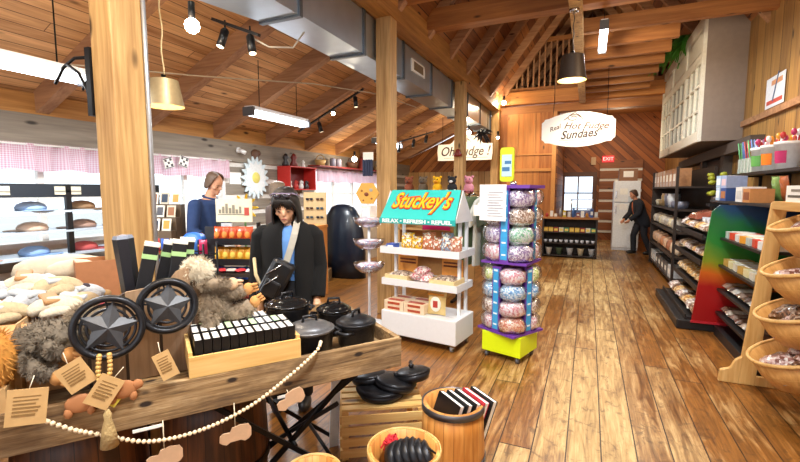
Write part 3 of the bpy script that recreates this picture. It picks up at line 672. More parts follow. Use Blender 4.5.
# upper wall shelf with buckets
t = thing('upper_wall_shelf', 'long black shelf bracketed high on the boarded wall', 'shelf', (1.82, 5.1, 1.84))
b = B(); b.bx((0, 0, -.035), (.28, 2.35, 0)); obj('board', b, DARK, t)
for y in (.3, 1.2, 2.1): b = B(); b.bx((.05, y - .015, -.05), (.28, y + .015, -.035)); b.bx((.25, y - .015, -.2), (.28, y + .015, -.035)); obj('bracket', b, DARK, t)
for k, (y, col, band) in enumerate([(5.95, 'f0f0f2', 'c0306a'), (6.35, 'eef0ee', 'f08020'), (6.7, 'e8ecea', '60a050')]):
    t = thing('candy_tub', ['white tub of lollipops with a pink and red label on the upper shelf', 'white tub with an orange label on the upper shelf', 'white tub with a green label in the upper shelf row'][k], 'tub', (1.95, y, 1.842), 0); t.scale = (.95, .95, 1.3)
    b = B(); b.lathe([(.105, 0), (.13, .2), (.14, .2), (.14, .225), (.12, .225), (.1, .02), (0, .02)], seg=24); obj('bucket', b, mat(col, .35), t)
    b = B(); 
    n = 13
    pa = [Vector((math.cos(a) * .118, math.sin(a) * .118, .05)) for a in [PI * .95 + i * PI * .4 / n for i in range(n + 1)]]; pb = [Vector((q.x * 1.08, q.y * 1.08, .15)) for q in pa]
    for i in range(n): b._add([pa[i], pa[i + 1], pb[i + 1], pb[i]], [(0, 1, 2, 3)])
    obj('label_band', b, mat(band, .4), t)
    for i in range(7):
        a = i * 2.4; b = B(); p = Vector((math.cos(a) * .07, math.sin(a) * .07, .26 + (i % 3) * .02)); b.ball(p, .03, 8); b.cyl(p, (p.x * .5, p.y * .5, .04), .004, 6); obj('lollipop', b, mat(['c03030', 'e0e0e0', 'c0306a', 'f0a030'][(i + k) % 4], .3, coat=.6), t)
for k in range(9):
    t = thing('candy_stick_jar', 'clear jar of striped candy sticks on the upper shelf, %s from the far end' % ORD[k], 'jar', (1.93 + (k % 2) * .1, 7.4 - k * .065, 1.842), 0, 'candy stick jars'); t.scale = (1, 1, 1.4)
    b = B(); b.box((0, 0, .07), (.09, .055, .14)); obj('jar', b, mat('d9e6dc', .15, coat=.6, var=.2), t)
    b = B(); [b.cyl((-.02 + i * .02, 0, .1), (-.05 + i * .03, random.uniform(-.02, .06), .3), .009, 6) for i in range(3)]; obj('candy_sticks', b, mat(['6fc080', 'b070a8', '7090d0', 'e0d070', 'c05050', 'e8e8e8'][k % 6], .3, coat=.5), t)
for k, (y, c) in enumerate([(4.75, '8ab060'), (4.55, 'c06a3c')]):
    b = B(); b.pillow((0, 0, .14), (.13, .26, .05), (PI / 2 - .2, 0, PI / 2 + .2)); o = obj('hanging_packet', b, mat(c, .3, var=.3, coat=.5)); o.location = (1.75, y + .8, 1.492); tag(o, ['green and white packet leaning under the upper shelf', 'orange-brown slim packet leaning under the upper shelf'][k], 'packet')

# ---- wooden rack of bushel baskets
RK = thing('basket_rack', 'light pine ladder rack holding slanted round baskets at the right edge', 'rack', (1.22, 2.93, 0))
BW = wood('basket_wood', 'b07a3c', 'dba863', 'z', rough=.55, knots=False, sc=2)
for nm, y in (('upright', 0), ('upright', 1.41)):
    b = B(); b.prism([(-.02, 0), (.1, 0), (.22, 1.52), (.12, 1.52)], (0, y + .02, 0), (1, 0, 0), (0, 0, 1), .04); b.prism([(-.15, 0), (-.01, 0), (.01, .24), (-.04, .2), (-.07, .13), (-.14, .1)], (0, y + .018, 0), (1, 0, 0), (0, 0, 1), .04); b.prism([(-.02, 0), (.5, 0), (.5, .08), (-.02, .08)], (0, y + .016, 0), (1, 0, 0), (0, 0, 1), .032); b.bx((.42, y - .02, 0), (.5, y + .02, 1.5)); b.bx((.15, y - .02, 1.45), (.5, y + .02, 1.52)); obj(nm, b, PINE_Z, RK, bevel=.006)
b = B(); b.bx((.12, 0, 1.47), (.2, 1.4, 1.53)); obj('top_rail', b, PINE_Y, RK)
for z in (.15, .5, .85, 1.2): b = B(); b.bx((.4, 0, z), (.44, 1.4, z + .05)); obj('crossbar', b, PINE_Y, RK)
NM = ['bottom', 'second lowest', 'second highest', 'top']
BAGM = [speckle('snack_mix_a', ['5b3a28', '8a6247', 'b09a86', '3f281c'], 60), speckle('snack_mix_b', ['caa9a0', '9a6a5c', 'e2d6cc', '7a4a3c'], 55), speckle('snack_mix_c', ['9fb6c8', 'c8d2d8', 'a88a60', '7a90a8'], 55)]
b0 = None
for k in range(4):
    z = .40 + k * .318; x = 1.43 + k * .022; y = 3.86
    t = thing('bushel_basket', 'round slatted wooden basket of snack bags on the rack, %s one' % NM[k], 'basket', (x, y, z), 0, 'baskets on the pine rack', rot=(0, -.34, 0))
    b = B(); b.lathe([(0, -.19), (.13, -.19), (.2, -.15), (.25, -.06), (.285, .09), (.275, .09), (.24, -.05), (.18, -.13), (0, -.15)], seg=32); obj('basket_body', b, BW, t)
    b = B(); b.tube([(math.cos(a) * .285, math.sin(a) * .285, .08) for a in [i * PI / 16 for i in range(32)]], .014, 8, True); obj('rim_hoop', b, PINE_Z, t)
    b = B(); b.tube([(math.cos(a) * .25, math.sin(a) * .25, -.03) for a in [i * PI / 16 for i in range(32)]], .008, 6, True); obj('lower_hoop', b, PINE_Z, t)
    R = Euler((0, -.42, 0)).to_matrix()
    for i in range(6):
        a = i * PI / 3 + k; p = R @ Vector((math.cos(a) * .13, math.sin(a) * .13, -.02 + (i % 2) * .05)) + Vector((x, y, z))
        b = B(); b.pillow((0, 0, 0), (.24, .15, .1), (random.uniform(-.3, .3), random.uniform(-.3, .3), a)); o = obj('snack_bag', b, BAGM[(i + k) % 2] if k < 3 else BAGM[2 - i % 2]); o.location = p; o.rotation_euler = (0, -.42, 0)
        tag(o, 'clear snack bag in the %s rack basket, %s anticlockwise from right' % (NM[k], ORD[i]), 'bag', 'snack bags in the %s basket' % NM[k])
t = thing('rack_sign', 'cream card sign standing on top of the basket rack', 'sign', (1.36, 3.92, 1.532), 0)
b = B(); b.bx((0, -.24, 0), (.012, .22, .12)); obj('card', b, PAPER, t)
for z_, w_, c_ in ((.085, .26, '8b8278'), (.042, .36, '5b544c')): b = B(); b.bx((-.003, -w_ / 2, z_ - .009), (0, w_ / 2, z_ + .009)); obj('faint_print_line', b, mat(c_), t)

# ---- back: fudge counter shelf, fridge, exit sign, signboard
t = thing('display_counter', 'dark open bookcase of cartons below a wooden top in front of the back doorway', 'counter', (-1.0, 10.95, 0))
b = B(); b.bx((-.02, -.02, .93), (1.24, .45, .97)); obj('counter_top', b, W_BEAM_X, t)
for x in (.01, 1.2): b = B(); b.bx((x - .02, 0, 0), (x + .02, .42, .93)); obj('side_panel', b, DARKW, t)
b = B(); b.bx((0, .4, 0), (1.2, .42, .93)); obj('back_panel', b, DARKW, t)
for z in (.06, .36, .62): b = B(); b.bx((0, 0, z - .025), (1.2, .42, z)); obj('shelf', b, DARKW, t)
for k in range(10):
    card_box('small_carton', (.09, .1, .1), ['d8a030', 'e0b040', 'b04030', 'e8e0c8', '3f8a60'][k % 5], 'small bright carton on upper shelf of dark bookcase, %s from left' % ORD[k], 'carton', (-.93 + k * .118, 11.03, .622), PI / 2, 'cartons on the upper bookcase shelf', 'f0d060')
for k in range(10):
    b = B(); b.lathe([(.03, 0), (.045, .06), (.04, .065)], seg=12); o = obj('sauce_cup', b, mat('e4e4e8', .3)); o.location = (-.93 + k * .118, 11.02, .362); tag(o, 'small white cup on middle shelf of dark bookcase, %s from left' % ORD[k], 'cup', 'white cups in the dark bookcase')
for k in range(5):
    b = B(); b.lathe([(.05, 0), (.075, .16), (.085, .17), (.0, .15)], seg=14); o = obj('popcorn_tub', b, mat(['e8e4d8', '5a6a50', 'd8dce0', 'dcd0b0', 'c8ccd0'][k], .4)); o.location = (-.85 + k * .24, 11.05, .062); tag(o, 'tub on the bottom shelf of the dark bookcase, %s from the left' % ORD[k], 'tub', 'tubs on the bottom bookcase shelf')
for k in range(12):
    col = ['b03428', 'e8e4dc', 'd8c8a8', '9aa0a8', 'c8b030', 'e0e0e0', '3f6aa8', '8a3a2c', 'f0ece0', 'c89040', '30508c', 'd8d8d0'][k]; h = [.09, .14, .08, .2, .16, .12, .22, .1, .15, .1, .2, .12][k]
    b = B().m(mat(col, .4)); 
    if k % 3: b.box((0, 0, h / 2), (.07, .08, h)); b.m(mat('e8e8e0')); b.box((0, -.041, h / 2), (.05, .002, h * .4))
    else: b.lathe([(.035, 0), (.035, h * .7), (.02, h * .85), (.02, h)], seg=12)
    o = obj('counter_jar' if k % 3 == 0 else 'counter_carton', b); o.location = (-.92 + k * .1, 11.1 + (k % 2) * .12, .972); tag(o, '%s standing on wooden top of dark bookcase, %s from left' % ('bottle' if k % 3 == 0 else 'carton', ORD[k]), 'bottle' if k % 3 == 0 else 'carton', 'goods on top of the bookcase')
t = thing('cake_case', 'small clear pastry case with a blue side on the back counter', 'display case', (-.15, 11.65, 0))
b = B(); b.bx((-.25, -.2, 0), (.25, .2, .95)); obj('base', b, DARKW, t)
b = B().m(CHROME)
for x in (-.24, .24):
    for y in (-.19, .19): b.cyl((x, y, .95), (x, y, 1.38), .01, 6)
b.bx((-.25, -.2, 1.38), (.25, .2, 1.4)); b.bx((-.25, -.2, 1.16), (.25, .2, 1.17)); obj('frame', b, None, t)
b = B(); b.bx((-.2, -.15, .96), (.2, .1, 1.12)); obj('contents', b, mat('2f62b0', .4), t); b = B(); b.bx((-.245, -.195, .95), (.245, -.19, 1.38)); obj('front_glass', b, GLASS, t)
t = thing('refrigerator', 'white upright refrigerator with papers on its door by the back wall', 'refrigerator', (.62, 12.9, 0))
b = B(); b.bx((0, 0, 0), (.62, .6, 1.86)); obj('cabinet', b, mat('dfe3ea', .35), t, bevel=.02)
b = B(); b.bx((.0, -.04, 1.3), (.62, 0, 1.86)); d1 = obj('door', b, mat('e6eaf0', .35), t, bevel=.01); b = B(); b.bx((.0, -.04, .08), (.62, 0, 1.27)); d2 = obj('door', b, mat('e6eaf0', .35), t, bevel=.01)
for d_, z in ((d1, 1.4), (d2, 1.0)): b = B(); b.bx((.03, -.07, z), (.06, -.04, z + .2)); obj('door_handle', b, CHROME, d_)
for k in range(5): b = B(); b.bx((.14 + (k % 2) * .2, -.044, .7 + k * .2), (.32 + (k % 2) * .2, -.041, .86 + k * .2)); obj('taped_notice', b, mat(['f4f4f4', 'd9c8a0', 'f0f0f0', 'c8d8e8', 'f4f4ee'][k]), t)
t = thing('fridge_top_box', 'brown carton with a pale label stacked on the refrigerator', 'box', (.95, 13.2, 1.862)); b = B(); b.box((0, 0, .16), (.44, .36, .32)); obj('carton', b, mat('8a6040'), t); b = B(); b.bx((-.12, -.183, .1), (.12, -.18, .26)); obj('label_patch', b, PAPER, t)
t = thing('exit_sign', 'small red exit sign on the diagonal boards at the back', 'sign', (.52, 15.3, 2.6)); b = B(); b.box((0, 0, 0), (.34, .06, .2)); obj('sign_box', b, emis('exit_glow', 'ff4a48', 1.1), t); lettering('lettering', 'EXIT', .15, (0, -.032, 0), (1, 0, 0), (0, 0, 1), mat('ffe8e0', emit=.6), t)
t = thing('thermostat', 'small beige wall box left of the exit sign', 'switch box', (.1, 15.36, 2.55)); b = B(); b.box((0, 0, 0), (.14, .05, .24)); obj('case', b, mat('c8a880'), t)
# hanging signs
def scallop(w, h, notch):
    """board outline: straight sides with rounded shoulders, slightly arched top and bottom"""
    p = []; n = 14
    for i in range(n + 1): a = i / n; p.append((-w / 2 + notch + (w - 2 * notch) * a, h / 2 - notch * .7 + math.sin(a * PI) * notch * .7))
    for i in range(1, 5): a = i / 5 * PI / 2; p.append((w / 2 - notch * math.cos(a) * 0 - notch * (1 - math.sin(a)), h / 2 - notch * .7 - notch * .8 * (1 - math.cos(a))))
    q = [(x, -y) for x, y in reversed(p)]
    r = [(-x, y) for x, y in reversed(p[n + 1:])]
    return p + q[:len(p)] + [] if False else (p + [(x, -y) for x, y in reversed(p[n + 1:])] + [(x, -y) for x, y in reversed(p[:n + 1])] + [(-x, -y) for x, y in p[n + 1:]] + [(-x, y) for x, y in reversed(p[n + 1:])])
SCRIPT = mat('5c3d33', .6)
def swirl(t, c, s, m_):
    b = B(); pts = [(c[0] + math.cos(a) * s * (1 - a / 14), c[1], c[2] + math.sin(a) * s * .55 * (1 - a / 14)) for a in [i * .35 for i in range(28)]]; b.tube(pts, s * .05, 5)
    b.tube([(c[0] - s * 1.4, c[1], c[2] - s * .3), (c[0] - s, c[1], c[2]), (c[0] - s * .4, c[1], c[2] + s * .5), (c[0] + s * .2, c[1], c[2] + s * .8), (c[0] + s * .9, c[1], c[2] + s * .35), (c[0] + s * 1.5, c[1], c[2] - s * .3)], s * .05, 5); obj('swirl_drawing', b, m_, t)
t = thing('hanging_sign', 'cream oval-shouldered hanging sign for hot fudge sundaes', 'sign', (-.245, 9.0, 2.77))
b = B(); b.prism([(-.65, -.17), (-.65, .15), (-.61, .18), (-.59, .215), (-.52, .225), (-.4, .27), (-.2, .32), (0, .335), (.2, .32), (.4, .27), (.52, .225), (.59, .215), (.61, .18), (.65, .15), (.65, -.17), (.61, -.2), (.59, -.235), (.5, -.24), (.38, -.28), (.2, -.315), (0, -.33), (-.2, -.315), (-.38, -.28), (-.5, -.24), (-.59, -.235), (-.61, -.2)], (0, .02, 0), (1, 0, 0), (0, 0, 1), .03); obj('board', b, mat('f1ece2', .5, var=.03), t)
lettering('lettering', 'Real', .12, (-.41, -.014, .04), (1, .0, .35), (-.35, 0, 1), SCRIPT, t, shear=.35, bold=.001)
lettering('lettering', 'Hot Fudge', .17, (.14, -.014, .06), (1, 0, -.04), (.04, 0, 1), SCRIPT, t, shear=.35, w=.78, bold=.002)
lettering('lettering', 'Sundaes', .22, (.02, -.014, -.09), (1, 0, .06), (-.06, 0, 1), mat('3d2722'), t, shear=.35, bold=.004, w=.66)
for z_, w_ in ((-.2, .72), (-.235, .5)): b = B(); b.bx((-w_ / 2 + .03, -.014, z_ - .005), (w_ / 2 + .03, -.01, z_ + .005)); obj('faint_print_line', b, mat('c3b5a9'), t)
swirl(t, (-.08, -.016, .22), .12, SCRIPT)
for x in (-.45, .5): b = B(); b.tube([(x, .0, .26), (x + .01, .15, .62), (x, .17, 1.14)], .006, 5); obj('hanging_chain', b, BLACKM, t)
t = thing('fudge_sign', 'cream hanging sign reading Oh Fudge behind the third post', 'sign', (-3.05, 11.2, 2.66))
b = B(); b.prism([(-.72, -.26), (.72, -.26), (.74, -.1), (.74, .16), (.5, .17), (.42, .25), (.28, .36), (.1, .42), (-.08, .42), (-.24, .34), (-.32, .22), (-.4, .17), (-.72, .17), (-.74, 0)], (0, .02, 0), (1, 0, 0), (0, 0, 1), .03); obj('board', b, mat('f1ece2', .5, var=.03), t)
lettering('lettering', 'Oh Fudge !', .34, (0, -.014, -.03), (1, 0, 0), (0, 0, 1), mat('3d2722'), t, shear=.3, bold=.004, w=1.32); b = B(); b.bx((-.55, -.014, -.2), (.62, -.01, -.185)); obj('faint_print_line', b, mat('c3b5a9'), t)
swirl(t, (.02, -.016, .25), .1, SCRIPT)
for x in (-.6, .6): b = B(); b.tube([(x, 0, .16), (x, 0, .9)], .006, 5); obj('hanging_chain', b, BLACKM, t)
# ================================================================== centre of the shop
STW = mat('e4e6ea', .35, var=.03)
ang = math.radians(-8)
t = thing('display_stand', 'white wheeled display stand with a turquoise angled roadside-store header and three shelves', 'display stand', (-1.55, 4.27, 0), ang)
b = B(); b.box((0, 0, .205), (.88, .46, .25)); obj('base_cabinet', b, STW, t, bevel=.008)
for z, w_, d_ in ((.66, .86, .36), (1.0, .9, .36)):
    b = B(); b.bx((-w_ / 2, -.2, z - .03), (w_ / 2, .18, z - .015)); b.bx((-w_ / 2, -.215, z - .05), (w_ / 2, -.2, z + .02)); b.bx((-w_ / 2, .17, z - .05), (w_ / 2, .185, z + .02)); b.bx((-w_ / 2 - .012, -.215, z - .05), (-w_ / 2, .185, z + .02)); b.bx((w_ / 2, -.215, z - .05), (w_ / 2 + .012, .185, z + .02)); obj('shelf', b, STW, t)
for x in (-.38, .38):
    for y in (-.02, .15): b = B(); b.bx((x - .015, y - .015, .33), (x + .015, y + .015, 1.36)); obj('upright', b, STW, t)
for x in (-.38, .38):
    for y in (-.18, .18):
        b = B(); b.cyl((x - .012, y, .03), (x + .012, y, .03), .03, 14); c_ = obj('caster', b, mat('8a8a8c', .4), t)
        b = B(); b.bx((x - .02, y - .015, .04), (x + .02, y + .015, .08)); obj('caster_bracket', b, CHROME, c_)
TEAL = mat('33c3bd', .45, var=.03)
b = B(); za, zb = 1.33, 1.62; ya, yb = -.26, -.06
n_ = Vector((0, za - zb, -(ya - yb))).normalized()
b._add([(-.43, ya, za), (.43, ya, za), (.40, yb, zb), (-.40, yb, zb), (-.43, ya + .015, za - .004), (.43, ya + .015, za - .004), (.40, yb + .015, zb - .004), (-.40, yb + .015, zb - .004)], [(0, 1, 2, 3), (7, 6, 5, 4), (0, 4, 5, 1), (1, 5, 6, 2), (2, 6, 7, 3), (3, 7, 4, 0)])
hd = obj('header_panel', b, TEAL, t)
for x in (-.43, .42):
    b = B(); b._add([(x, ya + .02, za - .03), (x, .2, za - .03), (x, yb + .0, zb - .005), (x + .01, ya + .02, za - .03), (x + .01, .2, za - .03), (x + .01, yb, zb - .005)], [(0, 1, 2), (5, 4, 3), (0, 3, 4, 1), (1, 4, 5, 2), (2, 5, 3, 0)])
    obj('header_side', b, STW, t)
b = B(); b.bx((-.435, ya - .004, za - .055), (.435, ya + .012, za + .0)); obj('slogan_strip', b, mat('23a9a6', .45), t)
sl = Vector((0, yb - ya, zb - za)).normalized(); o_ = Vector((0, ya, za)) + sl * .205 + n_ * -.0
fr = Vector((1, 0, 0)).cross(sl)
lettering('lettering', "Stuckey's", .26, o_ + fr * .004, (1, 0, 0), sl, mat('7c1210', .6), hd, shear=.3, bold=.016, w=.70, extrude=.001)
lettering('lettering', "Stuckey's", .26, o_ + fr * .007, (1, 0, 0), sl, mat('e2451a', .6), hd, shear=.3, bold=.012, w=.69, extrude=.001)
lettering('lettering', "Stuckey's", .26, o_ + fr * .010 + sl * .003, (1, 0, 0), sl, mat('ffc41c', .6), hd, shear=.3, bold=.003, w=.67, extrude=.001)
b = B(); b.m(mat('e2521f')); c0 = Vector((0, ya, za)) + sl * .245 + fr * .006
b._add([c0 + Vector((-.26, 0, 0)) - sl * .02, c0 + Vector((-.02, 0, 0)) + sl * .02, c0 + Vector((-.02, 0, 0)) + sl * .034, c0 + Vector((-.3, 0, 0)) + sl * .006], [(0, 1, 2, 3)]); obj('flourish', b, None, hd)
lettering('lettering', 'RELAX \u2022 REFRESH \u2022 REFUEL', .052, (0, ya - .006, za - .028), (1, 0, 0), (0, 0, 1), mat('e8fbfa'), t, bold=.002, w=.80)
def on(t_loc, a, p): return (t_loc[0] + p[0] * math.cos(a) - p[1] * math.sin(a), t_loc[1] + p[0] * math.sin(a) + p[1] * math.cos(a), p[2])
SL = (-1.55, 4.27)
def put(o, p, rz=0): o.location = on(SL, ang, p); o.rotation_euler = (0, 0, ang + rz); return o
# base goods: boxes of pralines
LOGB = mat('e9d3b4', .45, var=.1)
for k in range(8):
    row, cl = divmod(k, 2); x = -.30 + cl * .25; y = -.14 if row < 2 else .02; z = .332 + (row % 2) * .052
    b = B().m(LOGB); b.box((0, 0, .025), (.24, .12, .05)); b.m(mat('b04a2c')); b.box((0, -.061, .025), (.15, .002, .025)); b.box((0, 0, .051), (.18, .07, .002))
    tag(put(obj('candy_carton', b), (x, y, z + .002)), 'long cream carton with red print on the stand base, %s %s pile, %s' % ('lower' if row % 2 == 0 else 'upper', 'front' if row < 2 else 'back', 'left' if cl == 0 else 'right'), 'carton', 'cream cartons on the stand base')
b = B().m(mat('e0c583', .5)); b.pillow((0, 0, .12), (.2, .24, .07), (PI / 2 - .15, 0, 0)); b.m(mat('f4f0e2')); b.ball((0, -.045, .12), (.06, .008, .08), 14); b.m(mat('b83c34')); b.box((0, -.05, .12), (.05, .01, .07)); b.m(mat('d89030')); b.box((0, -.03, .22), (.17, .02, .02))
tag(put(obj('snack_pouch', b), (.17, -.1, .335), .1), 'yellow standing pouch with a white oval label on the stand base', 'pouch')
for k in range(4):
    t2 = thing('counter_tray', 'cream tray with orange sign of bagged sweets on middle stand shelf, %s end' % ['left', 'right'][k] if k < 2 else 'x', 'tray', (0, 0, 0)) if k < 2 else None
    if t2 is None: break
    put(t2, ((-.28, .26)[k], -.06, .647), 0)
    b = B().m(mat('ecd09a')); b.bx((-.14, -.13, 0), (.14, -.12, .07)); b.bx((-.14, .12, 0), (.14, .13, .07)); b.bx((-.14, -.13, 0), (-.13, .13, .07)); b.bx((.13, -.13, 0), (.14, .13, .07)); b.bx((-.14, -.13, 0), (.14, .13, .006)); obj('tray_body', b, None, t2)
    b = B(); b.bx((-.12, .13, .0), (.12, .136, .25)); h_ = obj('header_card', b, mat('f4a850'), t2)
    for z in (.2, .165): b = B(); b.bx((-.1, .126, z), (.1, .13, z + .018)); obj('printed_line', b, mat('7a3a1c'), h_)
    b = B(); b.pillow((0, 0, .055), (.24, .22, .08)); obj('contents', b, speckle('tray_%d' % k, ['9a8a7a', 'd8c8b8', '6a5548', 'c0a890'], 60), t2)
PC = speckle('pink_candy', ['e0a0a8', 'f0dcd8', 'c86a70', 'f4f0ec'], 70)
for k in range(5):
    b = B(); b.pillow((0, 0, .05), (.15, .13, .08), (random.uniform(-.3, .6), random.uniform(-.4, .4), k)); tag(put(obj('candy_bag', b, PC), (-.06 + (k % 3) * .055, -.1 + (k // 3) * .1, .66 + (k % 2) * .05)), 'clear bag of pink wrapped sweets between the two cream trays, %s of the heap' % ORD[k], 'bag', 'pink sweets bags on the stand')
tops = [('blue_white_box', '3a58b0', -.36, (.1, .1, .06), 'box', 'blue and white small box at the left end of the top stand shelf'),
        ('nut_bag', 'f0c020', -.19, (.13, .13, .17), 'bag', 'yellow nut bag left of centre on the top stand shelf'), ('nut_bag', 'e8b818', -.07, (.12, .12, .14), 'bag', 'smaller yellow nut bag on the top stand shelf'),
        ('candy_bag', 'c87048', .06, (.13, .12, .19), 'bag', 'orange-red sweets bag at the middle of the top stand shelf'), ('candy_bag', 'b86a50', .17, (.1, .12, .14), 'bag', 'brown sweets bag right of centre on the top stand shelf'),
        ('candy_bag', '8a9ab0', .27, (.12, .12, .19), 'bag', 'blue and clear sweets bag on the top stand shelf'), ('candy_bag', 'c88a78', .37, (.11, .12, .16), 'bag', 'pinkish sweets bag at the right end of the top stand shelf')]
for n, c, x, d, ct, lb in tops:
    b = B(); m_ = speckle('top_' + c, [c, 'f0ece0', c, 'a86a40'], 60) if ct == 'bag' else mat(c)
    if ct == 'bag': b.m(m_).pillow((0, 0, d[2] / 2), (d[0] * 1.15, d[2] * 1.15, d[1]), (PI / 2 - .1, 0, 0), puff=1.); b.tube([(0, 0, d[2] * .96), (0, 0, d[2] * 1.05)], [.012, .03], 8)
    else: b.m(m_).box((0, 0, d[2] / 2), d); b.m(WHITE).box((0, -d[1] / 2 - .001, d[2] / 2), (d[0] * .7, .002, d[2] * .5))
    tag(put(obj(n, b), (x, -.12 if ct == 'box' else -.08, .987)), lb, ct, None)
# ---- purple rotating tower
ta = math.radians(-17)
T = (-.66, 4.2)
t = thing('spinner_tower', 'tall purple spinner tower with a lime base holding clear tubs of sweets', 'display stand', (T[0], T[1], 0), ta)
PUR = mat('6a3aa0', .4, var=.05); LIME = mat('d9ee14', .4, var=.03)
b = B(); b.bx((-.2, -.19, .065), (.2, .19, .26)); obj('base_box', b, LIME, t, bevel=.006)
for x in (-.16, .16):
    for y in (-.15, .15): b = B(); b.cyl((x - .012, y, .03), (x + .012, y, .03), .03, 12); b.bx((x - .018, y - .01, .03), (x + .018, y + .01, .066)); obj('caster', b, mat('5a5a5e', .4), t)
SP = {'pink': ['e8b8c0', 'f2e0e0', 'd88a98', 'ece6ea'], 'purple': ['b8a0c8', 'e8e0ec', '8f78a8', 'f0ecf4'], 'mint': ['a8dcc0', 'd8f0e0', 'e8e8f0', '78b898'], 'brown': ['b89a88', 'e0d0c4', '8a6a5a', 'f0e8e0'], 'yellow': ['d8e890', 'f0f4b8', 'a8c860', 'f4f0d8'], 'blue': ['8ac0e8', 'c8e4f4', '5a98d0', 'e8f0f8'], 'orange': ['f0c0a0', 'e8a088', 'f4e0d0', 'd88068']}
SPM = {k: speckle('tower_' + k, v, 75, coat=.8) for k, v in SP.items()}
TIER = [(.285, math.radians(-14), ['pink', 'brown', 'blue', 'yellow'], ['orange', 'pink', 'blue', 'pink']), (.955, math.radians(6), ['pink', 'purple', 'brown', 'pink'], ['purple', 'mint', 'brown', 'purple'])]
for ti, (z0, ra, colA, colB) in enumerate(TIER):
    h = .62 if ti == 0 else .68
    R = Matrix.Rotation(ra, 4, 'Z')
    b = B(); b.T = R; b.bx((-.22, -.22, z0 - .02), (.22, .22, z0)); obj('turntable', b, PUR, t)
    b = B(); b.T = R; b.bx((-.2, -.012, z0), (.2, .012, z0 + h)); b.bx((-.012, -.2, z0), (.012, .2, z0 + h)); obj('divider', b, PUR, t)
    for k in range(4):
        q = Matrix.Rotation(ra + k * PI / 2, 4, 'Z'); b = B(); b.T = q; b.bx((-.045, -.215, z0), (.045, -.2, z0 + h)); sp_ = obj('corner_strip', b, PUR, t)
        b = B(); b.T = q; b.bx((-.032, -.218, z0 + .02), (.032, -.215, z0 + h - .02)); obj('blue_label', b, mat('3aa0dc', .4), sp_)
        b = B(); b.T = q; [b.bx((-.02, -.2195, z0 + .06 + i * h / 6), (.02, -.218, z0 + .075 + i * h / 6)) for i in range(6)]; obj('label_print', b, mat('e4f4fc', .4), sp_)
    for r_ in range(4):
        for c_ in range(4):
            a = ra + c_ * PI / 2 + PI / 4; zc = z0 + h * (r_ + .5) / 4; col = (colA if c_ in (3, 1) else colB)[r_]
            cx, cy = math.cos(a - PI / 2) * .155, math.sin(a - PI / 2) * .155
            p = on(T, ta, (cx, cy, zc))
            q = thing('sweets_tub', 'clear tub of %s sweets in the %s row of the %s tower tier, %s' % (col, ['bottom', 'lower', 'upper', 'top'][r_], ['lower', 'upper'][ti], ['right side', 'back', 'left side', 'front'][c_] if 0 else ['front right', 'back right', 'back left', 'front left'][c_]), 'tub', p, ta + a - PI / 2, '%s tier sweets tubs' % ['lower', 'upper'][ti])
            b = B(); b.ball((.0, 0, -.008), (.10, .12, h / 8 * .98), 20, noise=.09, sq=.7); obj('sweets', b, SPM[col], q)
            b = B(); b.ball((.008, 0, .002), (.118, .134, h / 8 * 1.04), 20, noise=.05, sq=.7); obj('clear_shell', b, GLASS, q)
b = B(); b.T = Matrix.Rotation(math.radians(6), 4, 'Z'); b.bx((-.23, -.23, 1.635), (.23, .23, 1.665)); obj('top_plate', b, PUR, t)
b = B(); b.cyl((0, 0, 1.66), (0, 0, 1.7), .03); obj('sign_socket', b, CHROME, t)
q = thing('lime_sign', 'lime-green upright sign with a blue picture on top of the purple tower', 'sign', (-.74, 4.3, 1.702), ta + .1)
b = B(); 
def rrect(w, h, r, n=5):
    p = []
    for cx, cy, a0 in ((w / 2 - r, h - r, 0), (-w / 2 + r, h - r, PI / 2), (-w / 2 + r, r, PI), (w / 2 - r, r, 3 * PI / 2)):
        for i in range(n + 1): a = a0 + i / n * PI / 2; p.append((cx + r * math.cos(a), cy + r * math.sin(a)))
    return p
b.prism(rrect(.14, .33, .03), (0, .01, 0), (1, 0, 0), (0, 0, 1), .02); obj('frame', b, mat('cfe024', .4), q)
b = B(); b.bx((-.05, -.014, .05), (.05, -.01, .26)); pc = obj('picture', b, mat('bfe0ec', .4), q)
b = B(); b.bx((-.045, -.016, .1), (.03, -.014, .14)); b.bx((-.02, -.016, .17), (.045, -.014, .2)); obj('picture_detail', b, mat('3f78a8'), pc)
q = thing('price_notice', 'clear-sleeved white notice of printed lines hung on the tower top', 'notice', (-.83, 3.95, 1.34), ta + .06)
b = B(); b.bx((-.1, -.004, 0), (.16, 0, .33)); obj('sheet', b, mat('eeeef2', .3, coat=.5), q)
b = B().m(mat('9a9aa6')); [b.bx((-.02 + (i % 2) * .01, -.006, .04 + i * .024), (.13 - (i % 3) * .02, -.004, .046 + i * .024)) for i in range(10)]; obj('printed_lines', b, None, q)
b = B(); b.bx((-.12, -.002, .06), (-.1, .0, .16)); b.bx((-.16, -.006, .04), (-.1, -.002, .14)); obj('small_card', b, PAPER, q)
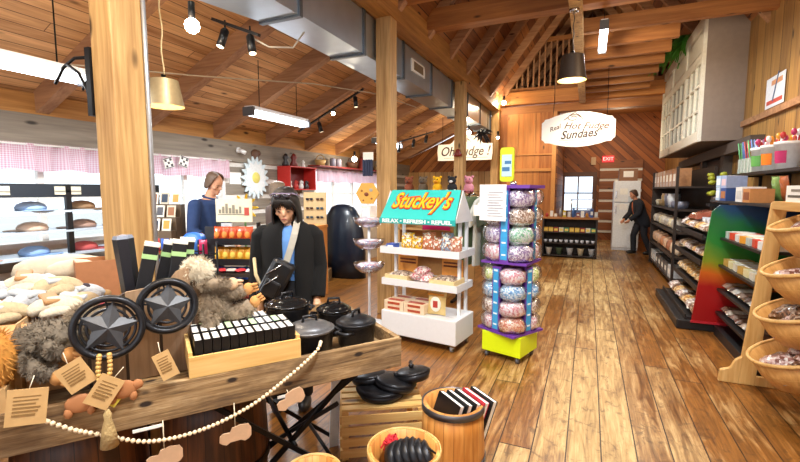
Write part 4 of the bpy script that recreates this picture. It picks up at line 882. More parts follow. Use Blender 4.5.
# ---- candy tree of bowls with a hexagon bee sign
t = thing('bowl_stand', 'thin white pole stand carrying three clear bowls of wrapped taffy', 'stand', (-2.37, 4.5, 0))
b = B(); b.cyl((0, 0, .02), (0, 0, 1.42), .016, 10); obj('pole', b, STW, t)
b = B(); b.lathe([(.2, 0), (.19, .02), (.02, .03), (0, .03)], seg=24); obj('foot', b, STW, t)
TAF = speckle('taffy', ['f0e0e4', 'b8c8e8', 'e0a8b0', 'f4f4f4', 'c88890', '8898c8'], 60)
for k, z in enumerate((.64, .92, 1.18)):
    b = B(); b.lathe([(.03, 0), (.1, .015), (.16, .06), (.185, .115), (.19, .115), (.165, .055), (.1, .005)], c=(0, 0, z), seg=28); bw = obj('bowl', b, GLASS, t)
    b = B(); b.lathe([(.03, .008), (.1, .022), (.15, .06), (.165, .08), (.12, .11), (0, .12)], c=(0, 0, z), seg=20); o = obj('taffy_pieces', b, TAF, bw); o['kind'] = 'stuff'
t = thing('hexagon_sign', 'yellow hexagonal wooden bee sign on top of the bowl stand', 'sign', (-2.37, 4.47, 1.42))
b = B(); b.prism([(math.cos(i * PI / 3) * .15, .16 + math.sin(i * PI / 3) * .14) for i in range(6)], (0, .01, 0), (1, 0, 0), (0, 0, 1), .02); obj('board', b, mat('dfa94a', .5), t)
for i, (x, z, r, c) in enumerate([(-.01, .15, .03, '7a3a1c'), (.05, .2, .025, 'a8a8a0'), (-.07, .19, .015, '9a5a20'), (.06, .1, .015, '9a5a20'), (-.05, .08, .012, '8a4a20')]): b = B(); b.ball((x, -.012, z), (r, .006, r * .8), 10); obj('bee' if i < 2 else 'dot', b, mat(c), t)
t = thing('sock_packet', 'white card of navy socks hanging beside the second post', 'packet', (-2.5, 4.72, 1.78))
b = B(); b.bx((-.06, -.004, .2), (.08, .004, .3)); obj('header_card', b, PAPER, t)
for i in range(4): b = B(); b.box((-.045 + i * .035, -.01, .11), (.03, .03, .2)); obj('sock', b, mat('2a3450', .8), t, bevel=.008)
# dark rounded cover, pine bin
b = B(); pr = [(.46, 0), (.46, .5), (.42, .85), (.34, 1.15), (.24, 1.3), (.12, 1.35), (0, 1.36)]; b.lathe(pr, seg=32, sx=1, sy=.45); o = obj('covered_chair', b, mat('101c2c', .3, coat=.15, var=.3, scale=2)); o.location = (-4.18, 6.9, 0.001); tag(o, 'tall rounded glossy black covered chair with painted blue sheen before the far window', 'chair')  # black cover with the window's blue reflection mixed into its colour
t = thing('pine_bin', 'orange-brown pine upright bin between the woman and the dark covered chair', 'bin', (-3.85, 5.3, 0))
b = B(); b.bx((-.2, 0, 0), (.16, .02, 1.05)); b.bx((-.2, .3, 0), (.16, .32, 1.05)); b.bx((.14, 0, 0), (.16, .32, 1.05)); b.bx((-.2, 0, 0), (-.18, .32, 1.05)); obj('box', b, wood('orange_pine', 'a8642a', 'd8924a', 'z'), t); b = B(); b.bx((-.21, -.01, 1.05), (.17, .33, 1.09)); obj('lid', b, wood('orange_pine_x', 'a8642a', 'd8924a', 'x'), t)
# plush shelf behind the stand
t = thing('plush_shelf', 'cream shelving unit of plush toys seen behind the turquoise header', 'shelf', (-3.1, 7.0, 0))
for z in (.5, .95, 1.56): b = B(); b.bx((0, 0, z - .03), (1.3, .4, z)); obj('shelf', b, mat('c89a60'), t)
for x in (0, 1.27): b = B(); b.bx((x, 0, 0), (x + .03, .4, 1.56)); obj('side_panel', b, mat('c89a60'), t)
b = B(); b.bx((0, .38, 0), (1.3, .4, 1.56)); obj('back_panel', b, mat('b88a54'), t)
for k, (x, c, c2, nm, lb) in enumerate([(-2.95, '8a4a30', '5a3020', 'plush_bear', 'reddish-brown plush bear at the left above the turquoise header'), (-2.68, '6a5a48', '4a4038', 'plush_bear', 'dark furry plush behind the turquoise header'), (-2.42, 'f0b818', 'e09010', 'plush_duck', 'yellow plush above the middle of the turquoise header'), (-2.15, '26262a', 'f0f0f0', 'plush_cow', 'black and white plush cow above the turquoise header'), (-1.86, 'd890a0', 'b06070', 'plush_pig', 'pink plush at the right above the turquoise header')]):
    t = thing(nm, lb, 'plush toy', (x, 7.15, 1.562))
    b = B().m(mat(c, .9, bump=.5)); b.ball((0, 0, .09), (.09, .08, .1)); obj('body', b, None, t)
    b = B().m(mat(c, .9, bump=.5)); b.ball((0, -.02, .22), (.075, .075, .07)); b.ball((-.06, 0, .28), .025, 8); b.ball((.06, 0, .28), .025, 8); b.m(mat(c2)); b.ball((0, -.09, .2), (.035, .03, .025), 8); obj('head', b, None, t)
    for sx in (-1, 1): b = B(); b.ball((sx * .07, -.07, .04), (.03, .06, .03), 8); obj('leg', b, mat(c2, .9), t)
    b = B(); [b.ball((sx * .03, -.085, .24), .01, 6) for sx in (-1, 1)]; obj('eyes', b, BLACK, t)
t = thing('tote_bag', 'magenta tote bag hanging behind the top stand shelf', 'bag', (-2.35, 6.9, .95)); b = B(); b.pillow((0, 0, .2), (.5, .42, .14), (PI / 2, 0, 0)); obj('bag_body', b, mat('b81a5c', .5), t); b = B(); b.tube([(-.12, -.02, .38), (-.1, -.02, .5), (.1, -.02, .5), (.12, -.02, .38)], .012, 6); obj('handle', b, mat('8a1444'), t)
# garment rail with olive and grey shirts
t = thing('garment_rail', 'dark garment rail behind the white stand and purple tower', 'rack', (-1.45, 6.1, 0))
b = B(); b.tube([(-.3, 0, .02), (-.3, 0, 1.6), (.3, 0, 1.6), (.3, 0, .02)], .014, 8); obj('rail', b, BLACKM, t)
b = B(); b.bx((-.32, -.25, 0), (-.28, .25, .03)); b.bx((.28, -.25, 0), (.32, .25, .03)); obj('foot', b, BLACKM, t)
for k, (x, c) in enumerate([(-.2, '6a7a58'), (-.06, '5a6a4c'), (.08, 'c8ccc8'), (.2, '3f4a3c')]):
    q = thing('hanging_shirt', '%s shirt hanging on the rail behind the stand, %s from left' % (['olive green', 'dark olive', 'pale grey', 'blackish green'][k], ORD[k]), 'shirt', (-1.45 + x, 6.1, .55), 1.2)
    b = B(); b.prism([(-.24, 0), (.24, 0), (.22, .6), (.34, .55), (.36, .72), (.2, .92), (.08, .98), (-.08, .98), (-.2, .92), (-.36, .72), (-.34, .55), (-.22, .6)], (0, .025, 0), (1, 0, 0), (0, 0, 1), .05); obj('cloth', b, mat(c, .9), q, bevel=.015); b = B(); b.tube([(-.15, 0, .97), (0, 0, 1.02), (.15, 0, .97)], .008, 6); b.tube([(0, 0, 1.02), (0, 0, 1.055)], .005, 6); obj('hanger', b, CHROME, q)
# post decorations
b = B(); b.lathe([(.085, 0), (.08, .05), (.05, .1), (.045, .13), (.0, .15)], seg=14, sy=.5); o = obj('red_bell', b, mat('7c2018', .4)); o.location = (-2.4, 8.34, 2.28); tag(o, 'dark red bell ornament hung on the third post', 'ornament')
b = B(); c = Vector((-2.35, 10.2, 2.95)); 
for i in range(26):
    a = random.uniform(0, 2 * PI); e = random.uniform(-.8, .9); d = Vector((math.cos(a) * math.cos(e), math.sin(a) * math.cos(e), math.sin(e))); b.tube([c, c + d * .14, c + d * .26 + Vector((0, 0, -.06))], [.012, .03, .004], 5)
tag(obj('tinsel_bush', b, mat('2c2c30', .4)), 'dark spiky tinsel bunch hanging near the last post', 'ornament')
b = B(); b.cyl((-2.5 + .13, 1.5, 0), (-2.5 + .13 + .0, 1.5 + .0, 3.74), .012, 8); 
# ================================================================== foreground display table
TO = Vector((-.88, 1.95, 0)); TU = Vector((.596, .803, 0)); TN = Vector((-.803, .596, 0)); TA = math.atan2(.803, .596)
def W(s, t_, z): return tuple(TO - TU * s + TN * t_ + Vector((0, 0, z)))     # s along the front from its right end, t away from it
def rustic():
    t = NT('rustic_board'); v = t.obj(); g = t.noise(t.mapv(v, (2.2, 30, 30)), 1., 6, .7, .8); g2 = t.noise(t.mapv(v, (5, 120, 120)), 1., 3, .7)
    big = t.noise(t.mapv(v, (3, 5, 5)), 1., 4, .7); f = t.math('ADD', t.math('MULTIPLY', g, .6), t.math('MULTIPLY', g2, .4)); col = t.ramp(f, [(.36, lin('4a3522')), (.5, lin('98784f')), (.66, lin('c9ab80'))])
    m = t.ramp(big, [(.42, (0, 0, 0, 1)), (.62, (1, 1, 1, 1))]); col = t.mix(t.math('MULTIPLY', m, .6), col, lin('5a4430'))
    vo = t.n('ShaderNodeTexVoronoi'); t.l(t.mapv(v, (6, 12, 12)), vo.inputs['Vector']); vo.inputs['Scale'].default_value = 1.
    k = t.ramp(vo.outputs['Distance'], [(.10, (0, 0, 0, 1)), (.17, (1, 1, 1, 1))]); col = t.mix(k, lin('2c1d12'), col)
    b = t.pr(col, .85); t.bump(f, b, .5, .006); return t.m
GB = rustic()
GBZ = wood('brown_panel', '5c4430', 'a58566', 'z', plank='x', pw=.13, rough=.75, sc=1.2)
t = thing('display_table', 'rough weathered-board tray table on black folding legs carrying the cookware and books', 'table', TO, TA)
b = B(); b.bx((-2.4, .0, .775), (0, .78, .80)); obj('tabletop', b, GB, t)
b = B(); b.bx((-2.4, -.03, .725), (.02, 0, .872)); obj('front_board', b, GB, t, bevel=.004)
b = B(); b.bx((0, 0, .725), (.03, .78, .872)); obj('end_board', b, GB, t, bevel=.004)
b = B(); b.bx((-2.4, .78, .725), (.03, .81, .872)); obj('rear_board', b, GB, t)
for y in (.12, .66):
    for (x0, x1) in ((-.08, -.95), (-.95, -.08)):
        b = B(); b.bar((x0, y + (.02 if x0 > x1 else -.02), .76), (x1, y + (.02 if x0 > x1 else -.02), 0.01), .018, .022); obj('leg', b, BLACKM, t)
b = B(); b.cyl((-.5, .1, .385), (-.5, .68, .385), .012); obj('cross_rod', b, BLACKM, t); b = B(); b.cyl((-.28, .1, .2), (-.28, .68, .2), .01); obj('cross_rod', b, BLACKM, t)
for i, (s0, z0) in enumerate([(.12, .62), (.3, .45)]): b = B(); b.bar((-s0, .05, z0 + .12), (-s0 - .55, .6, .02), .02, .02); obj('brace', b, BLACKM, t)
# cast iron
IRON = mat('26262a', .38, .5, var=.25, scale=60, bump=.15); IRONL = mat('77777a', .34, .6, var=.25, scale=60, bump=.1)
def dutch(s, tt, z, r, h, label, lidm, knob=True, rz=0):
    t = thing('dutch_oven', label, 'pot', W(s, tt, z), TA + rz)
    b = B(); b.lathe([(0, 0), (r * .82, 0), (r * .93, h * .15), (r, h * .95), (r * 1.04, h), (r * .97, h), (r * .9, h * .15), (0, h * .06)], seg=40); obj('pot_body', b, IRON, t)
    b = B(); b.lathe([(r * 1.05, h + .001), (r * 1.06, h + .012), (r * 1.0, h + .016), (r * .93, h + .012), (r * .85, h + .026), (r * .5, h + .042), (0, h + .047)], seg=40); l_ = obj('pot_lid', b, lidm, t)
    b = B(); b.tube([(-.035, 0, h + .04), (-.03, 0, h + .07), (.03, 0, h + .07), (.035, 0, h + .04)], .008, 8); obj('lid_handle', b, IRON, l_)
    for sx in (-1, 1): b = B(); b.tube([(sx * r * .97, -.045, h * .8), (sx * (r + .035), -.03, h * .84), (sx * (r + .035), .03, h * .84), (sx * r * .97, .045, h * .8)], .009, 8); obj('side_handle', b, IRON, t)
dutch(.40, .15, .802, .115, .13, 'large black lidded dutch oven standing in front beside the book crate', IRONL)
dutch(.145, .165, .802, .1, .12, 'small black dutch oven at the right corner of the table', IRON, rz=.6)
dutch(.43, .44, .802, .115, .19, 'black pot with a shiny lid at the back near the woman', mat('3a3a3c', .12, .8), rz=.3)
dutch(.17, .42, .802, .095, .13, 'low black lidded pan behind the two front dutch ovens', mat('333335', .15, .8), rz=-.4)
# crate with books
t = thing('book_crate', 'pale pine crate holding rows of black books on the front board', 'crate', W(.95, -.03, .874), TA)
b = B(); b.bx((0, 0, 0), (.45, .012, .085)); obj('front_slat', b, PINE, t); b = B(); b.bx((0, .36, 0), (.45, .372, .085)); obj('rear_slat', b, PINE, t)
for x in (0, .435): b = B(); b.bx((x, .012, 0), (x + .015, .36, .1)); obj('end_board', b, PINE, t)
b = B(); b.bx((.015, .012, 0), (.435, .36, .008)); obj('crate_floor', b, PINE, t)
def book(parent_loc, rz, label, d=(.03, .1, .13), cov=BLACK, top=None, group=None, rot=None):
    t = thing('book', label, 'book', parent_loc, rz, group, rot)
    b = B(); x, y, z = d; b.bx((0, 0, 0), (.003, y, z)); b.bx((x - .003, 0, 0), (x, y, z)); b.bx((0, 0, 0), (x, .003, z)); obj('cover', b, cov, t)
    b = B(); b.bx((.003, .003, .003), (x - .003, y - .003, z - (0 if top else .002))); obj('page_block', b, top or PAPER, t)
    return t
bk = book(W(.925, 0, .884), TA, 'black book with white page tops in the front crate row, first from left', group='black books in the pine crate')
GRN = mat('b8d8a8', .6)
for row in range(3):
    for k in range(12 if row < 2 else 10):
        if row == 0 and k == 0: continue
        p = W(.925 - k * .0345, .0 + row * .115, .884); lb = 'black book in the %s crate row, %s from left' % (['front', 'middle', 'back'][row], ORD[k])
        if row == 1 and k == 4: bg = book(p, TA, lb, top=GRN, group='black books in the pine crate')
        elif row >= 1 and k % 3 == 1: dup(bg, p, TA, lb) if row > 1 or k > 4 else dup(bk, p, TA, lb)
        else: dup(bk, p, TA, lb)
# brown shaped panel
t = thing('wooden_planter', 'dark brown board box with a rounded ear handle behind the two star trivets', 'box', TO, TA)
b = B(); b.prism([(-1.34, .805), (-.80, .805), (-.80, 1.12), (-.84, 1.19), (-.88, 1.25), (-.93, 1.275), (-.97, 1.26), (-1.0, 1.22), (-1.08, 1.2), (-1.16, 1.19), (-1.24, 1.15), (-1.3, 1.08), (-1.34, 1.0)], (0, .27, 0), (1, 0, 0), (0, 0, 1), .02); obj('front_panel', b, GBZ, t)
b = B(); b.bx((-1.32, .27, .805), (-1.3, .62, 1.05)); obj('side_panel', b, GBZ, t); b = B(); b.bx((-.84, .27, .805), (-.82, .62, 1.05)); obj('side_panel', b, GBZ, t); b = B(); b.bx((-1.3, .6, .805), (-.84, .62, 1.1)); obj('rear_panel', b, GBZ, t); b = B(); b.bx((-1.3, .27, 1.02), (-.84, .6, 1.04)); obj('inner_shelf', b, GBZ, t)
# star trivets
def trivet(s, tt, z, label, r=.135, rot=0):
    t = thing('star_trivet', label, 'trivet', W(s, tt, z), 0, 'cast iron star trivets', rot=Euler((-.12, rot, TA)))
    b = B()
    n = 48; prof = [(r - .024, -.01), (r - .024, .012), (r - .014, .022), (r - .004, .018), (r + .002, .004), (r, -.01)]
    vs = []
    for i in range(n):
        a = 2 * PI * i / n
        for q, y in prof: vs.append((math.cos(a) * q, -y, math.sin(a) * q))
    m_ = len(prof); b._add(vs, [(i * m_ + j, ((i + 1) % n) * m_ + j, ((i + 1) % n) * m_ + (j + 1) % m_, i * m_ + (j + 1) % m_) for i in range(n) for j in range(m_)], True); obj('ring', b, IRON, t)
    b = B(); R1, R2 = r - .016, .054
    pts = [(math.cos(PI / 2 + i * PI / 5) * (R1 if i % 2 == 0 else R2), 0, math.sin(PI / 2 + i * PI / 5) * (R1 if i % 2 == 0 else R2)) for i in range(10)]
    b._add([(0, -.03, 0), (0, .004, 0)] + [(x, -.002, z_) for x, y, z_ in pts], [(0, 2 + i, 2 + (i + 1) % 10) for i in range(10)] + [(1, 2 + (i + 1) % 10, 2 + i) for i in range(10)]); obj('star', b, mat('525357', .5, .35, var=.2, scale=40), t)
    b = B(); [b.tube([(math.cos(a) * q_, .001, math.sin(a) * q_) for a in [i * PI / 20 for i in range(40)]], .0055, 6, True) for q_ in (.05, .07, .09)]; [b.tube([(math.cos(a) * .03, 0, math.sin(a) * .03), (math.cos(a + .25) * R1, 0, math.sin(a + .25) * R1)], .004, 6) for a in [PI / 10 + k * PI / 5 * 2 for k in range(5)]]; obj('lattice', b, IRON, t)
trivet(1.215, .10, 1.09, 'left cast iron round star trivet propped beside the bead loop', .124, .2)
trivet(1.01, .155, 1.135, 'right cast iron round star trivet beside the cream furry doll', .116, .1)
# black boxes in the planter
for k, (s, lean) in enumerate([(1.1, .22), (1.03, .24), (.97, .17), (.92, .12)]):
    t = thing('long_box', 'long black leaning box with pale green and white banded end, %s from left' % ORD[k], 'box', W(s + .06, .33 + .04 * (k % 2), 1.045), 0, 'banded black boxes in the brown planter', rot=Euler((.05, lean, TA))); t.scale = (1.3, 1.3, 1.05)
    b = B(); b.bx((0, 0, 0), (.045, .045, .335)); obj('carton', b, mat('17171b', .5), t, bevel=.003)
    b = B(); b.bx((-.001, -.001, .27), (.046, .046, .29)); obj('green_band', b, mat('a9cf8e'), t); b = B(); b.bx((-.001, -.001, .325), (.046, .046, .337)); obj('white_end', b, mat('ece6d8'), t)
t = thing('hexagon_box', 'dark six-sided tall box with a glinting clear top in the planter', 'box', W(1.14, .4, 1.065), TA, rot=Euler((0, -.08, TA)))
b = B(); b.lathe([(.036, 0), (.042, .34)], seg=6, smooth=False); obj('carton', b, mat('1b1b22', .35), t); b = B(); b.lathe([(.042, .34), (.036, .355), (0, .36)], seg=6, smooth=False); obj('cap', b, mat('aab4c8', .1, .4), t)
for k, c in enumerate(['b0404a', '9fb0c0', 'c08aa0', '4a5a68', '902c30', '8a6a90']):
    b = B(); b.m(mat(c, .6)); b.box((0, 0, .035), (.05, .12, .07)); tag_ = obj('soap_bar', b, bevel=.006); tag_.location = W(1.27 - k * .055, .5, 1.045); tag_.rotation_euler = (0, .2, TA); tag(tag_, 'wrapped bar in %s paper in the brown planter, %s from left' % (['red', 'pale blue', 'pink', 'slate', 'dark red', 'mauve'][k], ORD[k]), 'soap', None)
# furry dolls
def fur(b, c, r, n, ln, m_, sag=.3):
    b.m(m_)
    for i in range(n):
        z = random.uniform(-1, 1); a = random.uniform(0, 2 * PI); q = math.sqrt(1 - z * z); d = Vector((q * math.cos(a), q * math.sin(a), z)); p = Vector(c) + Vector((d.x * r[0], d.y * r[1], d.z * r[2])) * .92
        w_ = d.orthogonal().normalized() * random.uniform(.0014, .0028); dd = (d + Vector((random.uniform(-.6, .6), random.uniform(-.6, .6), random.uniform(-.6, .3) - sag))).normalized(); e = p + dd * ln * random.uniform(.6, 1.3)
        b._add([p - w_, p + w_, e], [(0, 1, 2)])
FURG = mat('94826c', .9, var=.35, scale=60); FURD = mat('75695a', .9, var=.35, scale=60); FURC = mat('d9ccb4', .9, var=.2, scale=60); TAN = mat('c98f52', .8, bump=.2); ORG = mat('c98a3a', .85, var=.3)
def doll(loc, rot, label, torso, head, limbs, mt, hm, ears=None):
    t = thing('furry_doll', label, 'plush toy', loc, 0, None, rot)
    b = B().m(mt); c, r = torso; b.ball(c, r, 16, noise=.08); fur(b, c, r, 3000, .026, mt); o = obj('furry_body', b, None, t)
    b = B().m(hm); c, r = head; b.ball(c, r, 14, noise=.08); fur(b, c, r, 2200, .024, hm); h_ = obj('head', b, None, t)
    for pts, rr, hand in limbs:
        b = B().m(mt); b.tube(pts, rr, 10)
        for i in range(len(pts) - 1): fur(b, (Vector(pts[i]) + Vector(pts[i + 1])) / 2, ((Vector(pts[i + 1]) - Vector(pts[i])).length / 2 + .01, rr * 1.0, rr * 1.0) if abs((Vector(pts[i + 1]) - Vector(pts[i])).x) > .03 else (rr, rr, .05), 800, .02, mt)
        l_ = obj('limb', b, None, t)
        e = Vector(pts[-1]); d = (e - Vector(pts[-2])).normalized(); b = B(); b.ball(e + d * .02, (.026, .02, .03), 12); 
        for k in range(3):
            s_ = d.cross(Vector((0, 1, .3))).normalized(); b.tube([e + d * .02 + s_ * .012 * (k - 1), e + d * .05 + s_ * .016 * (k - 1), e + d * .066 + s_ * .016 * (k - 1)], [.009, .008, .005], 8)
        obj('paw', b, TAN if hand else mat('dcb892', .8), l_)
doll(W(.86, .25, 1.0), Euler((0, 0, TA)), 'grey furry doll with cream fluffy head and tan paws sprawled over the books', ((.04, .02, .09), (.07, .06, .1)), ((-.02, .04, .25), (.06, .055, .06)), [([(.06, 0, .16), (.12, -.01, .14), (.17, -.02, .15)], .028, 1), ([(.08, 0, .05), (.14, -.02, .04), (.2, -.03, .08)], .032, 1), ([(.02, -.04, .06), (.01, -.07, .0), (.03, -.08, -.05)], .028, 1), ([(0, 0, .18), (.04, -.04, .2), (.1, -.03, .19)], .022, 0)], FURG, FURC)
doll(W(1.42, .22, .93), Euler((0, 0, TA)), 'dark grey furry doll with tan paws lying at the left of the table', ((0, .02, .1), (.13, .07, .08)), ((.12, .04, .17), (.065, .06, .055)), [([(.08, -.02, .1), (.13, -.05, .09), (.17, -.06, .12)], .026, 1), ([(-.02, -.04, .12), (.02, -.08, .1), (.06, -.1, .08)], .026, 1), ([(-.06, -.03, .06), (-.03, -.08, .03), (.02, -.1, .0)], .028, 1)], FURD, FURG)
t = thing('orange_plush', 'orange fluffy plush at the far left edge of the table', 'plush toy', W(1.6, .2, .802), TA)
b = B().m(ORG); b.ball((0, 0, .2), (.09, .08, .12), 14, noise=.1); fur(b, (0, 0, .2), (.09, .08, .12), 900, .03, ORG); obj('furry_body', b, None, t); b = B(); b.box((0, 0, .05), (.12, .12, .1)); obj('block_base', b, KRAFT, t)
# kraft tags
def card(s, tt, z, w_, h_, rot, label, name='kraft_tag'):
    t = thing(name, label, 'tag', W(s, tt, z), 0, None, rot=Euler((-.1, rot, TA)))
    b = B(); b.bx((-w_ / 2, -.0015, -h_ / 2), (w_ / 2, .0015, h_ / 2)); obj('card', b, mat('c79f68', .8), t)
    b = B(); [b.bx((-w_ * .33, -.0025, h_ * (.28 - .1 * i)), (w_ * (.33 - .06 * (i % 3)), -.0015, h_ * (.28 - .1 * i) + .003)) for i in range(6)]; obj('print', b, mat('8a6838', .8), t)
    b = B(); b.tube([(0, 0, h_ / 2 - .01), (.01, .01, h_ / 2 + .04)], .0015, 5); obj('string', b, mat('e8dcc0'), t)
card(1.44, -.06, .90, .108, .12, .12, 'largest square kraft tag hanging at the left end of the board')
card(1.305, -.05, .975, .088, .1, -.5, 'kraft tag tilted left under the left star trivet')
card(1.225, -.07, .905, .08, .11, .6, 'kraft tag tilted right in front of the tassel')
card(1.03, -.05, .955, .06, .105, -.35, 'narrow kraft tag hanging left of the pine crate')
b = B(); b.bx((-.05, 0, 0), (.05, .004, .07)); o = obj('yellow_card', b, mat('e8d050')); o.location = W(1.24, -.045, .86); o.rotation_euler = (0, .7, TA); tag(o, 'yellow card half hidden behind the kraft tags', 'card')
# bead garland
def beads(name, label, pts, r, colr, n):
    t = thing(name, label, 'bead string', W(*pts[0]))
    P_ = [Vector(W(*p)) for p in pts]; L_ = [0]
    for i in range(1, len(P_)): L_.append(L_[-1] + (P_[i] - P_[i - 1]).length)
    def cr(i, f):
        p0, p1, p2, p3 = P_[max(i - 1, 0)], P_[i], P_[min(i + 1, len(P_) - 1)], P_[min(i + 2, len(P_) - 1)]
        return .5 * ((2 * p1) + (p2 - p0) * f + (2 * p0 - 5 * p1 + 4 * p2 - p3) * f * f + (3 * p1 - p0 - 3 * p2 + p3) * f ** 3)
    o0 = None; line = []
    for k in range(n):
        d = L_[-1] * k / (n - 1); i = min(max(j for j in range(len(L_)) if L_[j] <= d + 1e-9), len(P_) - 2); q = cr(i, (d - L_[i]) / (L_[i + 1] - L_[i])); line.append(q - P_[0])
        if o0 is None: b = B(); b.ball((0, 0, 0), r, 12); o0 = obj('bead', b, colr, t); o = o0
        else: o = o0.copy(); C.objects.link(o); o.parent = t
        o.location = q - P_[0]
    b = B(); b.tube(line, .002, 5); obj('cord', b, mat('d8c8a0'), t)
BEAD = mat('ead6b4', .5, var=.08)
beads('bead_garland', 'long string of pale wooden beads draped across the front board', [(1.40, -.055, .84), (1.325, -.055, .785), (1.25, -.055, .745), (1.1, -.055, .672), (.92, -.055, .665), (.73, -.055, .715), (.56, -.055, .81), (.44, -.055, .895), (.40, -.01, .92)], .0085, BEAD, 66)
beads('bead_loop', 'short doubled loop of tan beads hanging below the left star trivet', [(1.235, -.05, 1.03), (1.24, -.055, .98), (1.235, -.06, .93), (1.215, -.06, .93), (1.205, -.055, .98), (1.205, -.05, 1.03)], .009, mat('d2a860', .5), 18)
t = thing('tassel', 'jute tassel hanging below the kraft tags', 'tassel', W(1.22, -.07, .70))
b = B(); b.lathe([(.03, 0), (.022, .06), (.012, .1), (.014, .12), (.004, .14)], seg=14); obj('skirt', b, mat('b59a68', .9, bump=.6, scale=90), t); b = B(); b.tube([(0, 0, .13), (0, 0, .2)], .003, 6); obj('loop', b, mat('b59a68'), t)
for k, (s, x, z) in enumerate([(1.33, 0, .93), (1.2, 0, .95)]):
    b = B(); m_ = mat('b5784a', .7); b.m(m_); b.ball((0, 0, 0), (.045, .008, .035), 14); b.ball((-.035, 0, -.03), (.014, .007, .02), 8); b.ball((.03, 0, -.03), (.014, .007, .02), 8); b.ball((.045, 0, .01), (.02, .007, .02), 8); o = obj('wooden_bear', b); o.location = W(s - .03, -.045, z - .06); o.rotation_euler = (0, 0, TA); tag(o, ['brown wooden bear cut-out left of the kraft tags', 'brown wooden bear cut-out right of the kraft tags'][k], 'ornament')
def truck(s, z, label, ztop, rot=0):
    t = thing('truck_ornament', label, 'ornament', W(s, -.05, z), 0, None, rot=Euler((0, rot, TA))); t.scale = (1.05, 1, 1.1)
    pl = [(-.06, -.012), (-.058, .012), (-.045, .02), (-.02, .018), (-.012, .035), (.02, .04), (.05, .036), (.06, .02), (.06, -.01), (.05, -.022), (.035, -.028), (.02, -.02), (-.02, -.02), (-.034, -.028), (-.048, -.022)]
    b = B(); b.prism(pl, (0, .003, 0), (1, 0, 0), (0, 0, 1), .006); obj('wooden_shape', b, mat('d0a884', .7), t, bevel=.001)
    b = B(); b.tube([(0, 0, .03), (0, .012, ztop - z)], .002, 5); obj('string', b, mat('e0d4b8'), t)
truck(1.05, .585, 'left wooden truck cut-out hanging below the front board', .72)
truck(.79, .60, 'middle wooden truck cut-out hanging below the front board', .725)
truck(.555, .695, 'right wooden truck cut-out hanging below the front board', .74, -.3)
for k, s in enumerate((1.1, .56)): b = B(); b.bx((-.05, 0, 0), (.05, .003, .012)); o = obj('paper_strip', b, PAPER); o.location = W(s, -.036, .708); o.rotation_euler = (0, 0, TA); tag(o, ['white paper strip under the board above the left truck', 'white paper strip under the board near the right truck'][k], 'label')
# knit and cardboard goods on a second table behind
t = thing('rear_table', 'dark low table behind the display table carrying cardboard boxes and knits', 'table', W(1.95, .86, 0), TA)
b = B(); b.bx((-.5, 0, .86), (.85, .85, .9)); obj('tabletop', b, DARKW, t)
for x in (-.45, .8):
    for y in (.05, .8): b = B(); b.bx((x - .03, y - .03, 0), (x + .03, y + .03, .86)); obj('leg', b, DARKW, t)
def carton(s, tt, z, d, label, rz=0, m_='b98551', flaps=True):
    t = thing('cardboard_box', label, 'box', W(s, tt, z), TA + rz)
    b = B(); x, y, h = d; 
    for a, c in (((-x / 2, -y / 2, 0), (x / 2, -y / 2 + .005, h)), ((-x / 2, y / 2 - .005, 0), (x / 2, y / 2, h)), ((-x / 2, -y / 2, 0), (-x / 2 + .005, y / 2, h)), ((x / 2 - .005, -y / 2, 0), (x / 2, y / 2, h)), ((-x / 2, -y / 2, 0), (x / 2, y / 2, .005))): b.bx(a, c)
    obj('carton', b, mat(m_, .8), t)
    if flaps:
        b = B(); b.bar((0, -y / 2, h), (0, -y / 2 - .07, h - .04), x, .004); obj('flap', b, mat('c99a66', .8), t)
carton(1.38, .45, .802, (.3, .26, .29), 'brown open cardboard box in the middle left of the table', .1)
carton(1.66, .42, .802, (.3, .26, .30), 'pale brown cardboard box at the far left edge', -.1, 'cba678')
carton(1.33, 1.0, .902, (.2, .18, .34), 'upright brown cardboard box against the near post', .2, 'a8704a', False)
KN = [mat('cfc2ac', .95, bump=.5, scale=60), mat('bda988', .95, bump=.5, scale=60), mat('b9bbc0', .95, bump=.5, scale=60)]
DKN = mat('3a3038', .9)
i = 0
KP = [(1.70, .46, 1.13, .2, 'cream knit bundle at the far left front of the pile'), (1.60, .40, 1.12, .6, 'grey-white knit bundle on the pale box'), (1.52, .50, 1.14, 1.1, 'cream knit bundle between the two boxes'), (1.43, .42, 1.12, .4, 'cream knit bundle with dark toe on the open box'), (1.35, .50, 1.11, 1.4, 'tan knit bundle at the right side of the open box'), (1.66, .58, 1.18, .9, 'cream knit bundle high at the left'), (1.55, .60, 1.2, .1, 'grey knit bundle topmost in the middle of the pile'), (1.45, .58, 1.18, .7, 'cream knit bundle topmost above the open box'), (1.36, .60, 1.13, 1.0, 'tan knit bundle behind the open box')]
